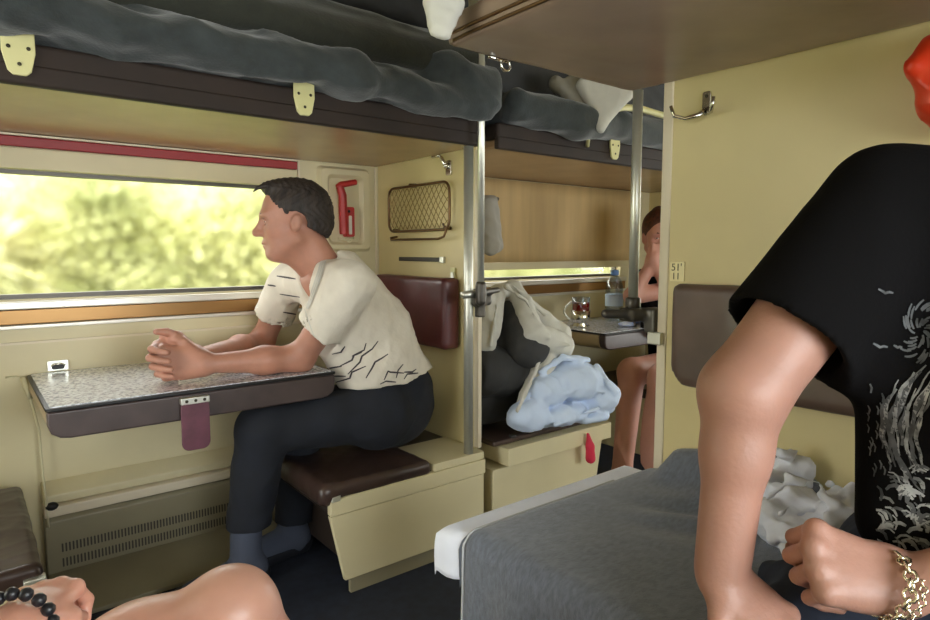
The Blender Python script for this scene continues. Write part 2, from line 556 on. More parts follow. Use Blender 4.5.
def head(v, c, R, s=1.0, jaw=1.0):
    """blend a human head into v; local axes forward/left/up"""
    c = np.array(c, float)
    def T(x, y, z): return c+R@(np.array([x, y, z])*s)
    def E(x, y, z, a, b, d, k=.02, sub=False): v.ell(T(x, y, z), (a*s, b*s, d*s), R, k=k*s, sub=sub)
    E(-.016, 0, .038, .098, .076, .083)
    E(.030, 0, -.005, .062, .064, .085)
    E(.034, 0, -.062, .050, .054*jaw, .050, .03)
    E(.066, 0, -.100, .021, .024, .019, .03)
    for y in (-1, 1):
        E(.052, y*.041, -.022, .026, .021, .024, .02)
        v.cap(T(-.005, y*.055, -.055), T(.055, y*.025, -.098), .016*s, .014*s, k=.03*s)
    E(.074, 0, .018, .020, .048, .012, .018)
    for y in (-1, 1):
        E(.094, y*.031, -.002, .018, .019, .011, .012, True)
    v.cap(T(.086, 0, .006), T(.108, 0, -.030), .008*s, .011*s, k=.012*s)
    v.ell(T(.108, 0, -.034), (.012*s, .012*s, .010*s), R, k=.01*s)
    for y in (-1, 1): v.ell(T(.094, y*.012, -.037), (.012*s, .009*s, .008*s), R, k=.008*s)
    E(.082, 0, -.062, .014, .026, .008, .008)
    E(.080, 0, -.076, .013, .022, .007, .008)
    E(.096, 0, -.0690, .012, .022, .0018, .003, True)
    for y in (-1, 1):
        Re = R@np.array(Matrix.Rotation(-.25, 3, 'Y'))
        v.ell(T(-.006, y*.076, -.010), (.0165*s, .010*s, .027*s), Re, k=.006*s)
        v.ell(T(-.002, y*.086, -.008), (.0085*s, .0055*s, .014*s), Re, k=.004*s, sub=True)
    return T


def face_parts(T, R, s, parent, brow='hair', lidded=True):
    for y in (-1, 1):
        o = MB().ball(T(.0700, y*.0300, -.002), .0122*s, 14).build('eye', M['eye'], parent, smooth=True)
        MB().ball(T(.0776, y*.0305, -.002), .0056*s, 10).build('iris', M['iris'], o, smooth=True)
        lid = MB()
        lid.tube([T(.078, y*.017, -.001), T(.0835, y*.029, .0055), T(.077, y*.043, .0)], [.0030*s, .0046*s, .0028*s], 8)
        lid.tube([T(.078, y*.017, -.003), T(.0815, y*.030, -.0095), T(.076, y*.043, -.003)], [.0026*s, .0036*s, .0026*s], 8)
        lid.build('eyelid', parent.data.materials[0], parent, smooth=True)
        b = MB()
        b.tube([T(.092, y*.014, .017), T(.089, y*.030, .022), T(.076, y*.047, .018)], [.0026*s, .0034*s, .0016*s], 6)
        b.build('eyebrow', M[brow], parent, smooth=True)
    lp = MB()
    lp.tube([T(.076, -.023, -.0685), T(.0915, -.009, -.0650), T(.0935, 0, -.0660), T(.0915, .009, -.0650), T(.076, .023, -.0685)], [.0015*s, .0042*s, .0040*s, .0042*s, .0015*s], 8)
    lp.tube([T(.076, -.021, -.0705), T(.0895, 0, -.0745), T(.076, .021, -.0705)], [.0015*s, .0050*s, .0015*s], 8)
    lp.build('lips', M['lip'], parent, smooth=True)


def hand(v, W, d, n, t, s=1.0, curl=((.3, .5, .4),)*4, thumb=((.7, .7, -.2), (.9, .2, -.2)), spread=0, k=.006):
    """hand from wrist W; d = towards knuckles, n = back of hand, t = thumb side"""
    d = nz(d); n = nz(np.array(n)-d*np.dot(n, d)); t = nz(np.array(t)-d*np.dot(t, d)-n*np.dot(t, n)); W = np.array(W, float)
    K = []
    for i in range(4):
        ln = (.088, .092, .087, .078)[i]
        kk = W+d*ln*s+t*(.031-.0205*i)*s-n*abs(i-1.2)*.0022*s
        K.append(kk)
        v.cap(W+t*(.016-.010*i)*s-n*.003*s, kk-n*.002*s, .0150*s, .0108*s, k=.016*s)
        v.ell(kk+n*.003*s, .0105*s, k=.008*s)
    v.ell(W+d*.045*s-n*.008*s-t*.014*s, (.034*s, .018*s, .014*s), np.stack([d, t, n], 1), k=.02*s)
    tips = []
    for i in range(4):
        c = curl[i if len(curl) > 1 else 0]; sc = (.95, 1.05, .98, .78)[i]*s
        p = K[i]; a = 0; sp = spread*(1.2-i)
        rs = (.0098, .0088, .0080, .0070)
        if i == 3: rs = tuple(x*.88 for x in rs)
        for j, L in enumerate((.043, .027, .021)):
            a += c[j]
            dr = nz(math.cos(a)*d-math.sin(a)*n+t*sp)
            q = p+dr*L*sc
            v.cap(p, q, rs[j]*s, rs[j+1]*s, k=.003*s)
            p = q
        tips.append((p, dr))
    b0 = W+d*.016*s+t*.020*s-n*.006*s
    dirs = [nz(d*a[0]+t*a[1]+n*a[2]) for a in thumb]
    b1 = b0+dirs[0]*.043*s
    v.cap(b0, b1, .0165*s, .0115*s, k=.014*s)
    b2 = b1+dirs[1]*.031*s
    v.cap(b1, b2, .0115*s, .0098*s, k=.004*s)
    d3 = dirs[2] if len(dirs) > 2 else dirs[1]
    b3 = b2+d3*.022*s
    v.cap(b2, b3, .0098*s, .0078*s, k=.003*s)
    return K, tips


def solid(name, v, m, parent=None, origin=None):
    V, Q = v.mesh() if isinstance(v, Vol) else v
    return link_mesh(name, V, Q, m, parent, True, origin)


def bvh_of(*objs):
    V = []; Fs = []
    for o in objs:
        b = len(V); org = origin_of(o)
        V += [p.co+org for p in o.data.vertices]
        Fs += [[i+b for i in p.vertices] for p in o.data.polygons]
    return BVHTree.FromPolygons(V, Fs)


def merge(o, mb, m):
    """printed pattern becomes faces of the garment's own mesh"""
    if not mb.v: return
    org = origin_of(o); me = o.data
    me.materials.append(m); k = len(me.materials)-1
    b_ = bmesh.new(); b_.from_mesh(me)
    vs = [b_.verts.new(Vector(v)-org) for v in mb.v]
    for f in mb.f:
        if len(set(f)) < 3: continue
        try:
            nf = b_.faces.new([vs[i] for i in f]); nf.material_index = k; nf.smooth = True
        except ValueError: pass
    b_.to_mesh(me); b_.free()


def drape_line(bvh, pts, w, mb, lift=.0012, step=2.0):
    """lay a thin flat printed line on a garment, following its surface"""
    P = []
    for a, b in zip(pts[:-1], pts[1:]):
        n = max(1, int(math.hypot(b[0]-a[0], b[1]-a[1])/step))
        for i in range(n): P.append((a[0]+(b[0]-a[0])*i/n, a[1]+(b[1]-a[1])*i/n))
    P.append(pts[-1])
    run = []
    def flush():
        if len(run) > 1:
            V = []; Fc = []
            for i, (p, nn) in enumerate(run):
                t = run[min(i+1, len(run)-1)][0]-run[max(i-1, 0)][0]
                s_ = t.cross(nn)
                if s_.length < 1e-9: s_ = Vector((1, 0, 0))
                s_.normalize()
                ww = w*(.45+.55*math.sin(PI*(i+.5)/len(run)))
                V += [p+nn*lift+s_*ww/2, p+nn*lift-s_*ww/2]
            for i in range(len(run)-1): Fc.append((2*i, 2*i+1, 2*i+3, 2*i+2))
            mb.add(V, Fc)
        run.clear()
    for (x, y) in P:
        d = FW*F+RT*(x-465.0)+UP*(310.0-y)
        loc, nn, idx, dist = bvh.ray_cast(Vector(EYEP), Vector(d).normalized())
        if loc is None: flush(); continue
        if run and (loc-run[-1][0]).length > .03: flush()
        if nn.dot(Vector(d)) > 0: nn = -nn
        run.append((loc, nn))
    flush()



# ================================================================== THE CARRIAGE
def slab(name, x0, x1, y0, y1, z0, z1, m, parent=None, bevel=0, st=True):
    o = MB().box(x0, x1, y0, y1, z0, z1).build(name, m, parent, bevel=bevel)
    if st and parent is None: o['kind'] = 'structure'
    return o


slab('floor', -2.2, 5.2, -1.05, 2.42, -.06, 0, M['floor'])
slab('ceiling', -2.2, 5.2, -1.05, 2.42, 2.15, 2.2, M['ceiling'])
# window wall: panels around two openings
WX = ((-.10, 1.0), (1.80, 3.02)); WZ = (.902, 1.293)
wm = MB()
wm.box(-2.2, 5.2, WALL, WALL+.07, 0, WZ[0]); wm.box(-2.2, 5.2, WALL, WALL+.07, WZ[1], 2.15)
wm.box(-2.2, WX[0][0], WALL, WALL+.07, WZ[0], WZ[1]); wm.box(WX[0][1], WX[1][0], WALL, WALL+.07, WZ[0], WZ[1])
wm.box(WX[1][1], 5.2, WALL, WALL+.07, WZ[0], WZ[1])
struct(wm.build('wall_window_side', M['cream_low']), 'cream laminate window wall behind the side tables')
# rear wall behind the camera with the compartment windows
rw = MB()
rw.box(-2.2, 5.2, -1.02, -.95, 0, .7); rw.box(-2.2, 5.2, -1.02, -.95, 1.4, 2.15)
for a, b in ((-2.2, -1.9), (-.70, -.2), (1.15, 1.75), (2.95, 5.2)): rw.box(a, b, -1.02, -.95, .7, 1.4)
struct(rw.build('wall_rear', M['cream_low']))

for n_, (a, b) in enumerate(WX):
    w = MB()
    y0, y1 = WALL-.012, WALL+.0
    w.box(a-.03, b+.03, y0, y1, WZ[1], WZ[1]+.062)          # head band
    w.box(b, b+.03, y0, y1, WZ[0], WZ[1]); w.box(a-.03, a, y0, y1, WZ[0], WZ[1])
    wo = w.build('window_%d' % (n_+1), M['cream_low'], bevel=.003); wo['kind'] = 'structure'
    MB().box(a, b, WALL+.03, WALL+.036, WZ[0], WZ[1]).build('glass', M['glass'], wo)
    g = MB(); g.box(a, b, WALL+.018, WALL+.05, WZ[0]-.002, WZ[0]+.014); g.box(a, b, WALL+.018, WALL+.05, WZ[1]-.012, WZ[1])
    g.box(a, a+.01, WALL+.018, WALL+.05, WZ[0], WZ[1]); g.box(b-.01, b, WALL+.018, WALL+.05, WZ[0], WZ[1])
    g.build('gasket', M['darkmetal'], wo)
    MB().box(a-.04, b+.05, WALL-.022, WALL+.03, .872, .896).build('window_sill', M['alu'], wo, bevel=.004)
    MB().box(a-.04, b+.05, WALL-.012, WALL, .826, .871).build('sill_trim', M['gold'], wo, bevel=.003)
    MB().box(a-.04, b+.05, WALL-.018, WALL, .812, .825).build('sill_bead', M['alu'], wo, bevel=.003)
# trims of the wall
tr = MB(); tr.box(1.036, 1.044, WALL-.006, WALL, .3, 1.395); tr.box(1.376, 1.384, WALL-.006, WALL, .3, 1.395)
tr.box(-.5, 1.376, WALL-.01, WALL, .765, .772)
struct(tr.build('trim_1', M['edge_strip']))

# partitions between the bays
slab('wall_side_partition', 1.395, 1.405, 1.690, WALL, 0, 1.46, M['cream'])
slab('wall_partition', PX, PX+.03, -.95, .94, 0, 2.15, M['cream'])
struct(MB().box(PX-.004, PX+.034, .94, .968, 0, 2.15).build('trim_2', M['edge_strip'], bevel=.004), 'pale edge strip of the partition')
slab('wall_far_side_partition', 3.30, 3.33, 1.665, WALL, 0, 2.15, M['cream'])
slab('wall_far_partition', 3.30, 3.33, -.95, .95, 0, 2.15, M['cream'])
slab('wall_near_partition', -.60, -.57, -.95, .95, 0, 2.15, M['cream'])
slab('wall_near_side_partition', -.60, -.57, 1.665, WALL, 0, 2.15, M['cream'])

# ------------------------------------------------------------------ upper side berths
def side_berth(x0, x1, label, plates):
    t = thing('side_upper_berth', label, 'berth', ((x0+x1)/2, 1.97, UND), 'folding upper berths over the side tables')
    MB().box(x0, x1, SIDE+.012, WALL-.005, UND, UND+.03).build('berth_base', M['brown_under'], t, bevel=.006)
    MB().box(x0, x1, SIDE-.005, WALL-.005, UND+.03, UND+.085).build('berth_pad', M['brown_edge'], t, bevel=.012)
    MB().box(x0, x1, SIDE-.008, SIDE+.02, UND-.004, UND+.04).build('edge_rail', M['brown_edge'], t, bevel=.008)
    for xc in plates:
        poly = []
        w = .032
        for (u, z) in ((-w, .115), (w, .115), (w*1.02, .05), (w*.72, .012), (w*.4, .003), (-w*.4, .003), (-w*.72, .012), (-w*1.02, .05)):
            poly.append((xc+u*.9, UND+z+.009))
        b = MB().prism(poly, 'y', SIDE-.016, SIDE-.008).build('bracket_plate', M['cream_plastic'], t, bevel=.002)
        for u, z in ((-.017, .055), (.017, .055), (0, .022)):
            MB().ball((xc+u, SIDE-.017, UND+z+.012), (.0042, .002, .0042), 8).build('screw', M['screw'], b, smooth=True)
    return t


side_berth(-.455, 1.385, 'brown folding upper berth above the man with two cream bracket plates', (.118, .742))
side_berth(1.44, 3.29, 'brown folding upper berth above the far table beyond the side partition', (2.05,))

# red blind rail under the near berth
t = thing('blind_rail', 'dark red horizontal blind rail under the berth above the window', 'rail', (.45, WALL-.02, 1.36))
MB().box(-.455, 1.03, WALL-.02, WALL, 1.358, 1.388).build('rail', M['red'], t, bevel=.004)
MB().box(-.455, 1.03, WALL-.024, WALL, 1.389, 1.395).build('rail_lip', M['edge_strip'], t, bevel=.001)

# ------------------------------------------------------------------ side table in front of the man
def side_table(x0, x1, y0, label, z=TAB):
    t = thing('side_table', label, 'table', ((x0+x1)/2, WALL-.02, z-.08), 'side tables under the windows')
    y1 = WALL-.012
    r = .045
    MB().prism(rrect(x0, x1, y0, y1, .012), 'z', z-.010, z-.002).build('table_rim', M['black'], t, bevel=.002)
    MB().prism(rrect(x0+.010, x1-.010, y0+.012, y1, .010), 'z', z-.003, z).build('table_top', M['table'], t, bevel=.0008)
    m = MB()          # padded lower shell with a rounded lower edge
    prof = [(x0+.003, z-.011), (x0+.003, z-.045), (x0+.010, z-.066), (x0+.028, z-.078), (x0+.05, z-.082),
            (x1-.05, z-.082), (x1-.028, z-.078), (x1-.010, z-.066), (x1-.003, z-.045), (x1-.003, z-.011)]
    m.prism(prof, 'y', y0+.003, y0+.04)
    m.build('table_apron', M['table_edge'], t, bevel=.006)
    b = MB(); b.prism(prof, 'y', y0+.041, y1)
    b.build('table_body', M['table_under'], t, bevel=.004)
    return t


tb = side_table(.137, .905, 1.782, 'grey speckled side table with brown edge under the seated man\'s hands')
# leather pull tab with its metal clip
tp = MB().prism(rrect(.438, .512, .508, .645, .02), 'y', 1.768, 1.775).build('pull_tab', M['maroon'], tb, bevel=.002)
c_ = MB().box(.438, .512, 1.762, 1.783, .637, .655).build('tab_clip', M['metal'], tp, bevel=.002)
for i in range(3): MB().ball((.452+.023*i, 1.7615, .646), (.0045, .002, .0045), 8).build('rivet', M['screw'], tp, smooth=True)

t = thing('bottle_opener', 'small steel bottle opener screwed to the wall above the table', 'bottle opener', (.222, WALL, .68))
ob = MB().prism(rrect(.192, .248, .674, .706, .004), 'y', WALL-.008, WALL).build('back_plate', M['metal'], t, bevel=.001)
MB().prism(rrect(.203, .237, .678, .692, .006), 'y', WALL-.010, WALL-.007).build('opener_slot', M['black'], t)
MB().tube([(.202, WALL-.012, .690), (.211, WALL-.018, .696), (.230, WALL-.018, .696), (.238, WALL-.012, .690)], .0025, 6).build('lip', M['chrome'], t, smooth=True)

# cord beside the table
cd = [(.085, WALL-.006, .668), (.112, WALL-.010, .668), (.135, WALL-.012, .655), (.142, 2.30, .60), (.15, 2.296, .55),
      (.158, 2.297, .50), (.160, 2.296, .36), (.162, 2.266, .28), (.164, 2.262, .20)]
t = thing('hanging_string', 'thin cream cord hanging down the wall left of the table', 'cord', (.15, 2.3, .2))
MB().tube(cd, .0035, 8).build('cord', M['cord'], t, smooth=True)
MB().tube([(.128, WALL-.02, .665), (.134, 2.30, .64), (.142, 2.30, .60)], [.009, .010, .006], 8).build('knot', M['cord'], t, smooth=True)

# ------------------------------------------------------------------ heater under the table
t = thing('heater_cover', 'grey enamel heater cover with slotted grille under the side table', 'heater', (.5, 2.3, 0))
hx0, hx1 = .155, 1.36
MB().prism([(2.27, .0), (2.27, .21), (2.285, .225), (WALL-.001, .225), (WALL-.001, 0)], 'x', hx0, hx1).build('cover', M['heater'], t, bevel=.004)
MB().prism([(2.262, .228), (2.262, .258), (2.275, .262), (WALL-.001, .262), (WALL-.001, .228)], 'x', hx0, hx1).build('ledge', M['edge_strip'], t, bevel=.003)
MB().prism([(2.275, .266), (2.275, .292), (2.30, .312), (WALL-.001, .326), (WALL-.001, .266)], 'x', hx0, hx1).build('cap', M['cream_low'], t, bevel=.004)
for (za, zb) in ((.108, .136), (.060, .088)):
    g = MB()
    x = .195
    while x < .86:
        g.prism(rrect(x, x+.0045, za, zb, .0015, 1), 'y', 2.2685, 2.2705); x += .0098
    g.build('grille', M['grille'], t)['kind'] = 'stuff'
q = MB().box(.185, .87, 2.2672, 2.2700, .034, .036).build('panel_seam', M['grille'], t)
MB().prism([(2.268, .048), (2.03, .014), (2.03, 0), (2.268, 0)], 'x', .155, .86).build('pipe_cover', M['heater'], t, bevel=.003)
b = MB(); b.ball((.176, 2.268, .262), (.018, .014, .013), 14); b.build('knob', M['black'], t, smooth=True)

# ------------------------------------------------------------------ side seats
def side_seat(x0, x1, xa, xb, label, capbox=None, leftside=True):
    """cushioned side seat; box front leans in at its free end (xa upper / xb lower)"""
    t = thing('folding_bench', label, 'seat', ((x0+x1)/2, 1.95, 0), 'folding side seats by the window wall')
    return t


t = thing('folding_bench', 'cream side seat with dark brown cushion the man sits on', 'seat', (1.1, 1.95, 0), 'folding side seats')
MB().prism([(.846, .062), (1.39, .062), (1.39, .272), (.800, .272)], 'y', SIDE+.004, SIDE+.022).build('front_panel', M['cream_low'], t, bevel=.004)
MB().box(.90, 1.39, SIDE+.024, 2.20, .062, .272).build('seat_box', M['brown_edge'], t, bevel=.004)  # dark colour stands in for the shade inside the open box end
MB().box(.800, 1.392, SIDE-.002, SIDE+.022, .275, .325).build('seat_rail', M['cream_low'], t, bevel=.003)
MB().box(.805, 1.392, SIDE+.024, 2.25, .275, .320).build('seat_board', M['brown_edge'], t, bevel=.003)
MB().box(.88, 1.39, SIDE+.035, SIDE+.05, .0, .062).build('kick_board', M['heater'], t)
v = Vol((.70, 1.58, .30), (1.27, 2.36, .40), .006)
v.rbox((.975, 1.965, .342), (.190, .335, .026), .02)
v.rbox((.80, 1.965, .335), (.028, .33, .03), .02, k=.03)
v.warp(folds(.0025, 22, 3))
solid('cushion', v, M['brown'], t)
MB().prism(rrect(1.172, 1.392, 1.632, 1.86, .01), 'z', .326, .352).build('seat_cap', M['cream_low'], t, bevel=.003)
MB().box(1.172, 1.392, 1.865, 2.30, .326, .348).build('cushion_strip', M['brown'], t, bevel=.006)
MB().prism(rrect(.802, .832, 1.625, 1.640, .004), 'z', .318, .334).build('corner_clip', M['metal'], t, bevel=.001)

t = thing('folding_bench', 'brown cushioned side seat at the left edge below the cord', 'seat', (-.2, 1.95, 0), 'folding side seats')
MB().prism([(-.455, .062), (.055, .062), (.098, .262), (-.455, .262)], 'y', SIDE+.004, 2.26).build('seat_box', M['cream_low'], t, bevel=.004)
MB().box(-.455, .098, SIDE-.002, 2.26, .264, .306).build('seat_rail', M['cream_low'], t, bevel=.003)
MB().box(-.455, .02, SIDE+.035, 2.25, .0, .062).build('kick_board', M['heater'], t)
v = Vol((-.47, 1.60, .29), (.15, 2.30, .38), .006)
v.rbox((-.17, 1.945, .331), (.275, .31, .026), .02); v.warp(folds(.003, 20, 5))
solid('cushion', v, M['brown'], t)
k_ = MB().box(.066, .108, SIDE-.008, SIDE+.022, .290, .330).build('hinge', M['metal'], t, bevel=.003)
for z in (.302, .318): MB().ball((.088, SIDE-.009, z), (.004, .002, .004), 8).build('screw', M['screw'], k_)

t = thing('folding_bench', 'cream side seat beyond the poles with bedding heaped on it', 'seat', (1.75, 1.95, 0), 'folding side seats')
MB().prism([(1.432, .062), (1.99, .062), (2.03, .272), (1.432, .272)], 'y', SIDE+.004, 2.31).build('seat_box', M['cream_low'], t, bevel=.004)
MB().box(1.475, 2.045, SIDE-.03, 2.31, .285, .350).build('seat_rail', M['cream_low'], t, bevel=.003)
MB().box(1.432, 1.95, SIDE+.035, 2.30, .0, .062).build('kick_board', M['heater'], t)
MB().box(1.44, 2.03, SIDE+.01, 2.31, .352, .372).build('cushion', M['brown'], t, bevel=.008)
t = thing('folding_bench', 'brown side seat under the barelegged person beyond the far table', 'seat', (2.95, 1.95, 0), 'folding side seats')
MB().box(2.68, 3.29, SIDE+.004, 2.31, .0, .30).build('seat_box', M['cream_low'], t, bevel=.004)
MB().box(2.66, 3.29, SIDE, 2.31, .302, .352).build('cushion', M['brown'], t, bevel=.012)

# backrests
def padded(name, c, half, m, parent, seed, amp=.002, rr=.018):
    v = Vol(np.array(c)-np.array(half)-.03, np.array(c)+np.array(half)+.03, .006)
    v.rbox(c, half, rr); v.warp(folds(amp, 16, seed))
    return solid(name, v, m, parent)


t = thing('backrest', 'burgundy padded backrest on the side partition behind the man', 'backrest', (1.36, 2.0, .69))
padded('pad', (1.353, 2.01, .825), (.038, .245, .128), M['burgundy'], t, 3)
MB().prism(rrect(1.79, 2.23, .71, .94, .02), 'x', 1.389, 1.396).build('mount', M['black'], t)
t = thing('backrest', 'wide dark brown padded backrest on the right partition', 'backrest', (1.4, .35, .7))
v = Vol((1.34, -.66, .68), (1.43, .94, 1.0), .008)
v.rbox((1.395, .14, .842), (.022, .765, .128), .02); v.warp(folds(.0022, 9, 8))
v.cut((1.4, .905, .76), (0, .75, -.62))
solid('pad', v, M['brown_soft'], t)
MB().prism(rrect(-.60, .86, .74, .945, .02), 'x', 1.412, 1.4195).build('mount', M['black'], t)

# ------------------------------------------------------------------ things on the side partition
XW = 1.394
t = thing('net_shelf', 'bronze wire-framed net pocket on the side partition', 'net shelf', (XW, 2.0, 1.09))
def wire_rect(y0, y1, z0, z1, x, r, rad, mb, n=5):
    P = [(x, p[0], p[1]) for p in rrect(y0, y1, z0, z1, rad, n)]
    mb.tube(P, r, 8, closed=True)
fr = MB(); wire_rect(1.80, 2.205, 1.125, 1.295, XW-.028, .005, .035, fr)
fr.build('wire_frame', M['bronze'], t, smooth=True)
nt = MB()
y0, y1, z0, z1 = 1.81, 2.197, 1.132, 1.288
stp = .030
for sg in (1, -1):
    c = -1.0
    while c < 1.0:
        # line: (y-y0) - sg*(z-z0)*.8 = c
        pts = []
        for zz in (z0, z1):
            pts.append((y0+c+sg*(zz-z0)*.75, zz))
        (ya, za), (yb, zb) = pts
        if max(ya, yb) > y0 and min(ya, yb) < y1:
            def clip(y, z, yy, zz_):
                if y < y0: return (y0, z+(zz_-z)*(y0-y)/(yy-y))
                if y > y1: return (y1, z+(zz_-z)*(y1-y)/(yy-y))
                return (y, z)
            a = clip(ya, za, yb, zb); b = clip(yb, zb, ya, za)
            sag = .006
            mid = ((a[0]+b[0])/2, (a[1]+b[1])/2)
            nt.tube([(XW-.028, a[0], a[1]), (XW-.028-sag, mid[0], mid[1]), (XW-.028, b[0], b[1])], .0016, 5)
        c += stp
nt.build('net', M['net'], t, smooth=True)
sh = MB()
P = [(XW-.002, 2.185, 1.105), (XW-.03, 2.19, 1.100), (XW-.034, 2.18, 1.092), (XW-.034, 1.86, 1.092), (XW-.034, 1.825, 1.100), (XW-.03, 1.815, 1.125), (XW-.026, 1.84, 1.145)]
sh.tube(P, .0045, 8); sh.tube([(XW, 2.05, 1.30), (XW-.03, 2.05, 1.298)], .008, 8); sh.tube([(XW, 1.83, 1.13), (XW-.03, 1.83, 1.13)], .006, 8)
sh.tube([(XW, 2.17, 1.13), (XW-.03, 2.17, 1.13)], .006, 8)
sh.build('support_wire', M['bronze'], t, smooth=True)

t = thing('berth_latch', 'chrome swivel coat hook and latch high on the side partition', 'hook', (XW, 1.84, 1.33))
MB().prism(rrect(1.818, 1.850, 1.318, 1.372, .008), 'x', XW-.008, XW).build('back_plate', M['chrome'], t, bevel=.002)
MB().tube([(XW-.006, 1.834, 1.345), (XW-.022, 1.838, 1.360), (XW-.026, 1.846, 1.378), (XW-.024, 1.862, 1.388), (XW-.03, 1.90, 1.389)], [.008, .009, .007, .006, .005], 8).build('latch_arm', M['chrome'], t, smooth=True)
q = MB(); q.ball((XW-.03, 1.862, 1.388), (.012, .012, .007), 10); q.ball((XW-.016, 1.836, 1.352), .011, 10); q.build('latch_knob', M['chrome'], t, smooth=True)

t = thing('towel_rail', 'flat grey strip mounted on the side partition above the burgundy backrest', 'strip', (XW, 2.0, 1.01))
MB().box(XW-.006, XW, 1.885, 2.17, 1.008, 1.024).build('strip', M['grille'], t, bevel=.002)
MB().box(XW-.012, XW, 1.86, 1.884, 1.004, 1.027).build('end_clip', M['metal'], t, bevel=.002)
t = thing('wall_switch', 'small grey switch plate beside the pole above the burgundy backrest', 'switch', (XW, 1.80, .94))
MB().box(XW-.007, XW, 1.795, 1.825, .93, .988).build('plate', M['cream_plastic'], t, bevel=.002)
MB().box(XW-.010, XW-.006, 1.802, 1.818, .945, .972).build('rocker', M['metal'], t, bevel=.001)

# emergency brake handle in its recessed box
t = thing('emergency_brake', 'cream box on the window wall holding a red emergency brake handle', 'emergency brake', (1.24, WALL, 1.04))
fz = MB()
xo0, xo1, zo0, zo1 = 1.115, 1.352, 1.045, 1.385
xi0, xi1, zi0, zi1 = 1.165, 1.300, 1.085, 1.340
n = 6
A = rrect(xo0, xo1, zo0, zo1, .02, n); B = rrect(xo0+.012, xo1-.012, zo0+.012, zo1-.012, .018, n)
Cc = rrect(xi0-.012, xi1+.012, zi0-.012, zi1+.012, .022, n); D = rrect(xi0, xi1, zi0, zi1, .018, n)
rings = [(A, WALL), (B, WALL-.022), (Cc, WALL-.022), (D, WALL-.004)]
V = []
for r_, y in rings: V += [(p[0], y, p[1]) for p in r_]
L = len(A); Fc = []
for i in range(3):
    for k in range(L): Fc.append((i*L+k, i*L+(k+1) % L, (i+1)*L+(k+1) % L, (i+1)*L+k))
Fc.append(tuple(range(3*L, 4*L)))
fz.add(V, Fc); fz.build('housing', M['cream_low'], t, bevel=.002)
hd = MB()
hd.tube([(1.190, WALL-.03, 1.300), (1.205, WALL-.032, 1.311), (1.272, WALL-.032, 1.326)], [.012, .013, .012], 10)
hd.tube([(1.200, WALL-.03, 1.305), (1.212, WALL-.03, 1.270), (1.216, WALL-.028, 1.115)], [.015, .017, .017], 10)
hd.prism(rrect(1.222, 1.262, 1.105, 1.225, .008), 'y', WALL-.036, WALL-.006)
hd.build('brake_handle', M['red_paint'], t, smooth=False, bevel=.002)
MB().prism(rrect(1.234, 1.247, 1.115, 1.19, .004), 'y', WALL-.040, WALL-.036).build('handle_slot', M['metal'], t)
q = MB(); q.ball((1.236, WALL-.038, 1.207), (.006, .004, .006), 8); q.build('pin', M['black'], t, smooth=True)
q = MB(); q.tube([(1.195, WALL-.02, 1.098), (1.23, WALL-.03, 1.092), (1.265, WALL-.02, 1.1)], .004, 6); q.ball((1.24, WALL-.024, 1.088), (.012, .006, .006), 8); q.build('seal_wire', M['cord'], t, smooth=True)

# ------------------------------------------------------------------ poles and clamps
t = thing('grab_pole', 'thick aluminium pole against the end of the side partition', 'pole', (1.378, 1.66, .353), 'vertical steel poles')
p1 = on(468.5, 300, 'y', 1.650)
m = MB(); m.tube([(p1[0], p1[1], .353), (p1[0], p1[1], 1.392)], .0165, 16); m.build('tube', M['metal'], t, smooth=True)
MB().box(1.390, 1.408, 1.668, 1.692, .353, 1.392).build('edge_profile', M['edge_strip'], t, bevel=.004)
p2 = on(481, 200, 'y', 1.585)
t = thing('grab_pole', 'slim aluminium pole rising in front of the side partition to the ceiling', 'pole', (p2[0], p2[1], .9), 'vertical steel poles')
m = MB(); m.tube([(p2[0], p2[1], .912), (p2[0], p2[1], 2.149)], .0112, 16); m.build('tube', M['metal'], t, smooth=True)
z0 = .905
t = thing('pole_clamp', 'cast metal clamp joining the two poles by the side partition', 'clamp', (1.37, 1.62, .87), 'pole clamps')
m = MB()
m.tube([(1.27, 1.60, .906), (1.36, 1.632, .906)], .013, 12); m.build('handle_stub', M['metal'], t, smooth=True)
v = Vol((1.22, 1.48, .80), (1.62, 1.75, .97), .004)
v.rbox((1.368, 1.628, .892), (.036, .02, .028), .01)
v.cap((1.36, 1.62, .90), (p2[0], p2[1], .905), .014, k=.01)
v.cap((p2[0], p2[1], .885), (p2[0], p2[1], .935), .018, k=.01)
v.cap((p2[0], p2[1], .912), (p2[0]+.10, p2[1]+.03, .915), .010, k=.01)
v.rbox((1.36, 1.622, .848), (.014, .014, .022), .004)
solid('clamp_body', v, M['darkmetal'], t)
pr_ = on(635.5, 200, 'y', 1.03)
t = thing('grab_pole', 'thick steel pole hanging below the right upper berth', 'pole', (pr_[0], pr_[1], .86), 'vertical steel poles')
m = MB(); m.tube([(pr_[0], pr_[1], .90), (pr_[0], pr_[1], 1.462)], .0128, 18); m.build('tube', M['metal'], t, smooth=True)
MB().lathe((pr_[0], pr_[1], 0), [(.016, .893), (.020, .896), (.020, .922), (.015, .926)], 18).build('collar', M['darkmetal'], t, smooth=True)
t = thing('pole_clamp', 'dark metal clamp holding the right pole to the partition edge', 'clamp', (1.40, 1.0, .84), 'pole clamps')
v = Vol((1.18, .90, .80), (1.50, 1.12, .94), .004)
v.cap((pr_[0]-.075, pr_[1]+.03, .884), (1.43, .985, .88), .012, k=.01)
v.rbox((pr_[0], pr_[1], .880), (.030, .026, .018), .008)
v.rbox((1.43, .985, .865), (.026, .018, .034), .006)
solid('clamp_body', v, M['darkmetal'], t)
MB().box(1.398, 1.4155, .945, .985, .805, .838).build('clamp_plate', M['metal'], t, bevel=.003)

